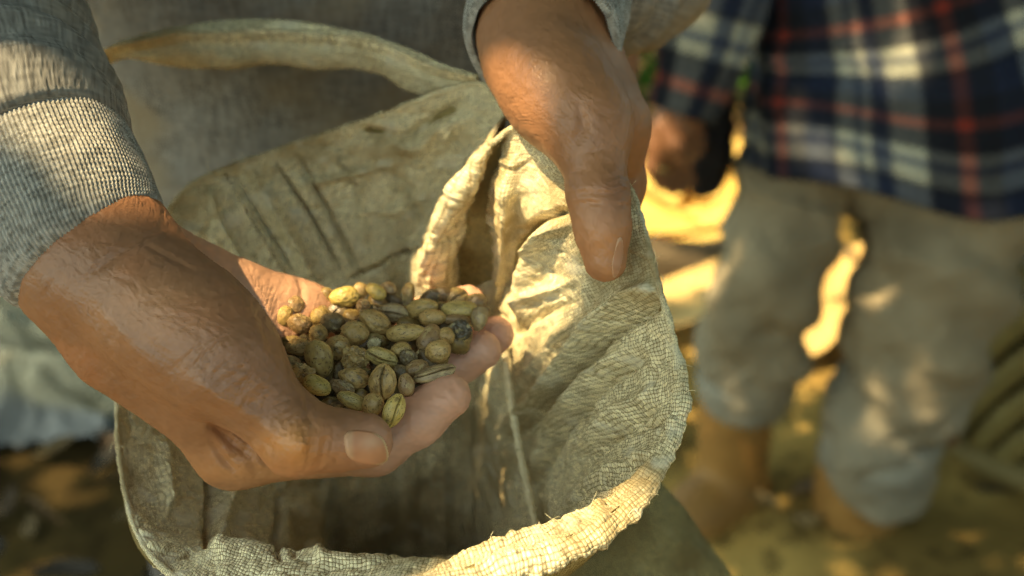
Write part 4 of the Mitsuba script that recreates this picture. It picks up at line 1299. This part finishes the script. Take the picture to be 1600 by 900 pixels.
# shrubs added around the scene, mostly unseen, to cut skylight from most sides
for j_, (x_, y_) in enumerate(((2.6, -.5), (2.8, 1.1), (2.9, 2.6), (2.6, 4.2), (1.4, 6.0), (-.2, 6.4), (-1.8, 6.1), (1.9, -1.7), (.9, -2.6), (-3.0, 4.6))):
    vs, cs = [], []
    for i in range(600):
        c = np.array([x_ + rng.normal(0, .35), y_ + rng.normal(0, .55), abs(rng.normal(.2, 1.1)) + .1])
        s_ = rng.uniform(.18, .30)
        vs.append(leaf(c, rng.uniform(0, 6.3), s_, s_ * .45, .2, 0, i, 4, rng.uniform(-.9, .9)))
        cs.append(np.tile(np.array([.035, .075, .015]) * rng.uniform(.6, 1.4), (20, 1)))
    k_ = numbered('light_blocking_shrub')
    scene[k_ + '__foliage'] = mikit.ply(join(*vs), 'green_leaf', True, color=np.vstack(cs))
    (v, f), _ = tube([[x_, y_, 0], [x_ + .05, y_, 1.0], [x_, y_ + .05, 2.1]], [.04, .03, .012], [.04, .03, .012], R, 30, 10)
    scene[k_ + '__stem'] = mikit.ply((v, f), 'vcol', True, color=np.tile([.10, .075, .05], (len(v), 1)))
    tag(k_, 'dark leafy shrub added to cut skylight, ' + ['right of the camera', 'beside the checked shirt', 'beyond the basket on the right', 'at the far right corner', 'straight behind the checked shirt', 'behind the person in the sweatshirt', 'far behind the left sleeve', 'behind the camera on its right', 'directly behind the camera', 'at the far left corner'][j_], 'shrub')

# ================================================================== THE TREE THAT SHADES THEM (above the picture)
GAPS = [  # where sun falls through the crown: (point, radius)
    (P(800, 275, .395), .019), (P(760, 255, .40), .012), (P(850, 300, .39), .016), (P(680, 390, .41), .013), (P(700, 350, .41), .012), (P(730, 290, .405), .010), (P(840, 420, .39), .010),
    (P(790, 872, .306), .011), (P(860, 850, .312), .010), (P(930, 815, .32), .011), (P(735, 885, .304), .009),
    (P(205, 265, .330), .0055), (P(120, 232, .319), .006), (P(165, 248, .324), .0045), (P(225, 285, .337), .0045), (P(80, 225, .318), .005),
    (P(742, 462, .413), .004), (P(535, 468, .386), .004), (P(470, 455, .386), .006),
    (P(20, 125, .322), .009), (P(985, 790, .325), .008), (P(760, 320, .42), .010), (P(660, 420, .415), .011), (P(715, 310, .405), .010),
]
SG = [(GLINT_AT[0], .012), (GLINT_AT[1], .012), (PZ(1070, 330), .34), (PZ(1020, 300), .26), (PZ(1120, 360), .26), (PZ(1300, 470), .11), (PZ(1290, 560), .10), (PZ(1070, 470), .10), (PZ(1325, 415), .09), (bc2, .30)]
mat('crown_leaf', {'type': 'principledthin', 'base_color': VC, 'diff_trans': .55, 'roughness': .5, 'eta': 1.45})
n_l = 26000
ctr = np.c_[rng.uniform(-3.5, 3.8, n_l), rng.uniform(-2.2, 4.6, n_l), 2.15 + 2.1 * rng.random(n_l) ** 1.2]
lft_ = ((ctr[:, 0] > -.75 - .55 * (ctr[:, 2] - 1)) | ((ctr[:, 1] > .15) & (ctr[:, 0] > -1.7 - .55 * (ctr[:, 2] - 1)))) & (ctr[:, 1] > -.35 - .34 * (ctr[:, 2] - 1))
ctr = ctr[lft_]; n_l = len(ctr)
ctr[:, 2] += .35 * (meshkit.fbm(ctr * [1, 1, 0] * .6, 2) - .5)
vs = []
lv0, lf0 = leaf(np.zeros(3), 0, 1., .42, .12, 0, 1, 6)
keep_v = []
for i in range(n_l):
    s_ = rng.uniform(.12, .20)
    v, f = leaf(ctr[i], rng.uniform(0, 6.3), s_, s_ * .42, .12, 0, i, 4, rng.uniform(-.6, .6))
    keep_v.append(v)
LV = np.array(keep_v)
LC = LV.mean(1)
drop = np.zeros(n_l, bool)
gi, gj = np.meshgrid(np.linspace(0, 3, 22), np.linspace(0, 4, 13), indexing='ij')
i0, j0 = np.minimum(gi.astype(int), 2).ravel(), np.minimum(gj.astype(int), 3).ravel()
fi, fj = (gi.ravel() - i0)[:, None], (gj.ravel() - j0)[:, None]
for pt, rad in GAPS + SG:
    rel = LC - pt
    t = rel @ SUN
    near = np.flatnonzero((np.linalg.norm(rel - t[:, None] * SUN, axis=1) < rad + .13) & (t > 0))
    G = LV[near].reshape(-1, 4, 5, 3)
    D = G[:, i0, j0] * (1 - fi) * (1 - fj) + G[:, i0 + 1, j0] * fi * (1 - fj) + G[:, i0, j0 + 1] * (1 - fi) * fj + G[:, i0 + 1, j0 + 1] * fi * fj
    rel = D - pt
    dist = np.linalg.norm(rel - (rel @ SUN)[..., None] * SUN, axis=2)
    drop[near[(dist < rad).any(1)]] = True
LV = LV[~drop]
# small leaves added overhead to sharpen the sun patches, with the same holes
def thin(L, pts):
    d_ = np.zeros(len(L), bool)
    C_ = L.mean(1)
    for pt, rad in pts:
        rel = C_ - pt
        near = np.flatnonzero(np.linalg.norm(rel - (rel @ SUN)[:, None] * SUN, axis=1) < rad + .06)
        G = L[near].reshape(-1, 4, 5, 3)
        D = G[:, i0, j0] * (1 - fi) * (1 - fj) + G[:, i0 + 1, j0] * fi * (1 - fj) + G[:, i0, j0 + 1] * (1 - fi) * fj + G[:, i0 + 1, j0 + 1] * fi * fj
        rel = D - pt
        d_[near[(np.linalg.norm(rel - (rel @ SUN)[..., None] * SUN, axis=2) < rad).any(1)]] = True
    return L[~d_]


mid0 = P(620, 430, .37)
SM = []
for i in range(9000):
    c = mid0 + SUN * rng.uniform(1.15, 1.75) + [rng.uniform(-.42, .42), rng.uniform(-.36, .42), 0]
    s_ = rng.uniform(.045, .075)
    SM.append(leaf(c, rng.uniform(0, 6.3), s_, s_ * .5, .12, 0, i, 4, rng.uniform(-.5, .5))[0])
LV = np.concatenate([LV, thin(np.array(SM), GAPS + SG)])
f1 = grid_faces(4, 5)
crown = (LV.reshape(-1, 3), (f1[None] + (np.arange(len(LV)) * 20)[:, None, None]).reshape(-1, 3))
cc = np.repeat(np.array([.055, .11, .018]) * rng.uniform(.6, 1.5, (len(LV), 1)), 20, 0)
add('shade_tree__crown', crown, 'crown_leaf', True, color=cc)
tr = [tube([[-2.3, -.9, 0], [-2.25, -.85, 1.2], [-2.1, -.6, 2.3], [-1.6, -.1, 3.2]], [.17, .14, .12, .07], [.17, .14, .12, .07], R, 60, 24, lambda a, t, p: folds(a, t, p, .02, 8))[0]]
for a_, b_, c_ in ((-2.1, -.6, 2.2), (-1.9, -.4, 2.7), (-1.8, -.2, 2.9), (-2.0, -.5, 2.5)):
    for k_ in range(2):
        e_ = np.array([a_ + rng.uniform(-2, 3), b_ + rng.uniform(-1.5, 3.5), c_ + rng.uniform(.5, 1.4)])
        mid_ = (np.array([a_, b_, c_]) + e_) / 2 + [0, 0, .2]
        tb_ = tube([[a_, b_, c_], mid_, e_], [.06, .04, .012], [.06, .04, .012], [.3, .5, .8], 30, 12)[0]
        if all(np.linalg.norm(np.cross(tb_[0] - pt, SUN), axis=1).min() > rad + .03 for pt, rad in GAPS + SG):
            tr.append(tb_)
v, f = join(*tr)
add('shade_tree__trunk', (v, f), 'vcol', True, color=np.tile([.10, .08, .055], (len(v), 1)) * (.7 + .6 * meshkit.fbm(v * 12, 3))[:, None])
labels['shade_tree'] = {'label': 'broad leafy tree whose crown shades the people, above the picture', 'category': 'tree'}
